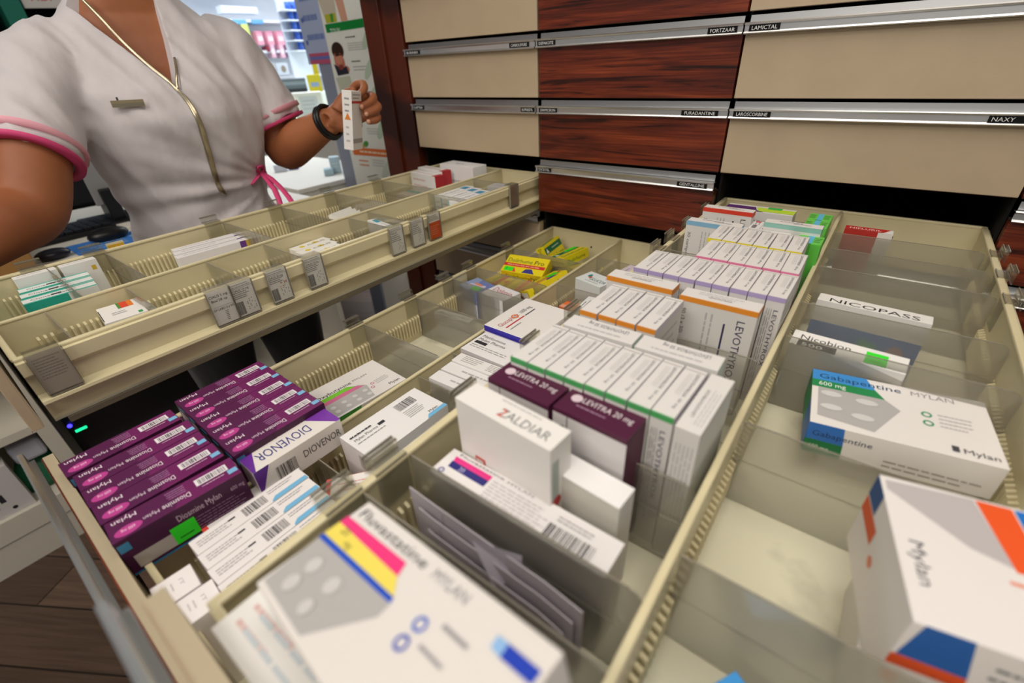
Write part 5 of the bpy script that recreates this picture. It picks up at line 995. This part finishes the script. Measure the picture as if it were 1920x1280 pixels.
# far wall display
fs_ = empty('display_shelving', (-4.5, 1.6, 0), 'bright white shop shelving far behind the shoulder', 'shelf')
m = MB(); m.box(-4.75, -4.72, .2, 3.0, 0, 2.3, mat('e6ebf2', .6)); rel(m.build('back_panel'), fs_)
for z in (.3, .6, .90, 1.165, 1.38, 1.62, 1.88, 2.1): m = MB(); m.box(-4.72, -4.36, .2, 3.0, z - .02, z, mat('e3e8f0', .5)); rel(m.build('shelf'), fs_)
FX = -4.34
def fh(px, py): p = hit(px, py, 'x', FX); return p.y, p.z
def prod(px0, py0, px1, py1, col, label, specs=None, group=None, cat='product box', name='product_box'):
    y0, z1 = fh(px0, py0); y1, z0 = fh(px1, py1); w, h = abs(y1 - y0), abs(z1 - z0)
    me = box_mesh(w, .10, h, col, {'F': (0, specs)} if specs else {}, .002); return put(me, FX - .06, (y0 + y1) / 2, min(z0, z1), label, group, rz=90, cat=cat, name=name)
SPK = [('r', .1, .3, .9, .62, 'f2e6ea'), ('ln', .2, .4, .8, .55, 1, 'c88aa0'), ('r', 0, .85, 1, 1, 'd98aa4')]
for i in range(4): prod(480 + i * 19, 58, 498 + i * 19, 84, 'eea4ba', 'pink carton on the far shelves, %s from the left of its row' % ORD[i], SPK, 'pink cartons on the far shelves')
for i in range(3): prod(507 + i * 17, 84, 522 + i * 17, 108, 'eab9cb', 'pink and white carton with purple stripe, %s from the left, far below the pink row' % ORD[i], [('r', .8, 0, 1, 1, '5a3a7c'), ('r', .05, .3, .7, .7, 'f2e8ee')], 'striped cartons on the far shelves')
prod(500, 86, 508, 97, '8c2f48', 'tiny dark red carton left of the striped pink ones')
for i in range(2): prod(436 + i * 36, 36, 464 + i * 32, 45, '6ba8e0', 'flat blue shelf strip far behind the shoulder, %s from the left' % ORD[i], None, 'blue shelf strips', 'sign', 'shelf_strip')
prod(452, 44, 476, 84, 'c8d67c', 'yellow-green leaflet display on the far shelves', [('e', .7, .2, .3, .15, '78b0e0')], None, 'display', 'leaflet_display')
prod(414, 10, 486, 26, 'dfe6f4', 'long pale sign with faint grey-blue lettering above the far shelves', [('t', 'PARAPHARMACIE', .05, .25, .5, '9aa6c8', .9)], None, 'sign', 'shop_sign')
prod(478, 100, 500, 120, 'd6dfe8', 'pale grey pack on the far shelves above the screen', [('ln', .2, .2, .8, .5, 2, '8a9ab0')])
prod(518, 118, 545, 140, 'cfd8e2', 'pale carton with round brown mark on the far shelves', [('e', .55, .5, .22, .3, '8f8474')])
prod(560, 118, 572, 128, 'a9dcea', 'small light cyan carton near the blue tins')
for i in range(5):
    for j in range(3):
        x0 = 536 + j * 11 + i * 6; y0 = 0 + i * 19; y_, z1 = hit(x0, y0, 'x', -3.9).yz; y2, z0 = hit(x0 + 12, y0 + 18, 'x', -3.9).yz
        m = MB(); m.tube([(0, 0, 0), (0, 0, z1 - z0 - .010)], .024, mat('2a58b4', .4), 16); m.tube([(0, 0, z1 - z0 - .010), (0, 0, z1 - z0 - .002)], .022, mat('c9d4e6', .3), 16)
        o = m.build('blue_tin'); o.location = (-3.93, (y_ + y2) / 2, z0); tag(o, 'blue round tin, %s row from the top, %s' % (ORD[i], ['left', 'middle', 'right'][j]), 'tin', 'blue tins in the column stand')
rk = empty('tin_rack', (-3.95, 2.0, 0), 'narrow white rack holding the stacked blue tins', 'rack')
for i in range(5):
    y_, z0 = hit(536 + i * 6, 18 + i * 19, 'x', -3.9).yz; m = MB(); m.box(-4.0, -3.86, y_ - .04, y_ + .12, z0 - .008, z0 - .001, mat('dfe4ee', .5)); rel(m.build('rack_shelf'), rk)
m = MB(); m.box(-4.02, -4.0, hit(560, 50, 'x', -3.9).y - .1, hit(560, 50, 'x', -3.9).y + .16, 0, 1.9, mat('c3ccdc', .5)); rel(m.build('rack_back'), rk)
# bright ceiling lamp reflections need real lamps: two flush panels over the shop
for i, (x, y) in enumerate(((-3.6, .9), (-2.2, 2.2))):
    cl_ = empty('ceiling_lamp', (x, y, 2.6), 'flush white ceiling lamp panel over the shop, %s' % ('nearer the far shelves' if i == 0 else 'nearer the back wall'), 'lamp', 'flush ceiling lamps')
    m = MB(); m.box(x - .6, x + .6, y - .3, y + .3, 2.60, 2.6195, mat('e0e0e0', .5), .004); rel(m.build('lamp_frame'), cl_)
    m = MB(); m.box(x - .57, x + .57, y - .27, y + .27, 2.598, 2.6, emis('lamp_diffuser_%s' % 'ab'[i], 'eef4ff', 5)); rel(m.build('diffuser'), cl_)
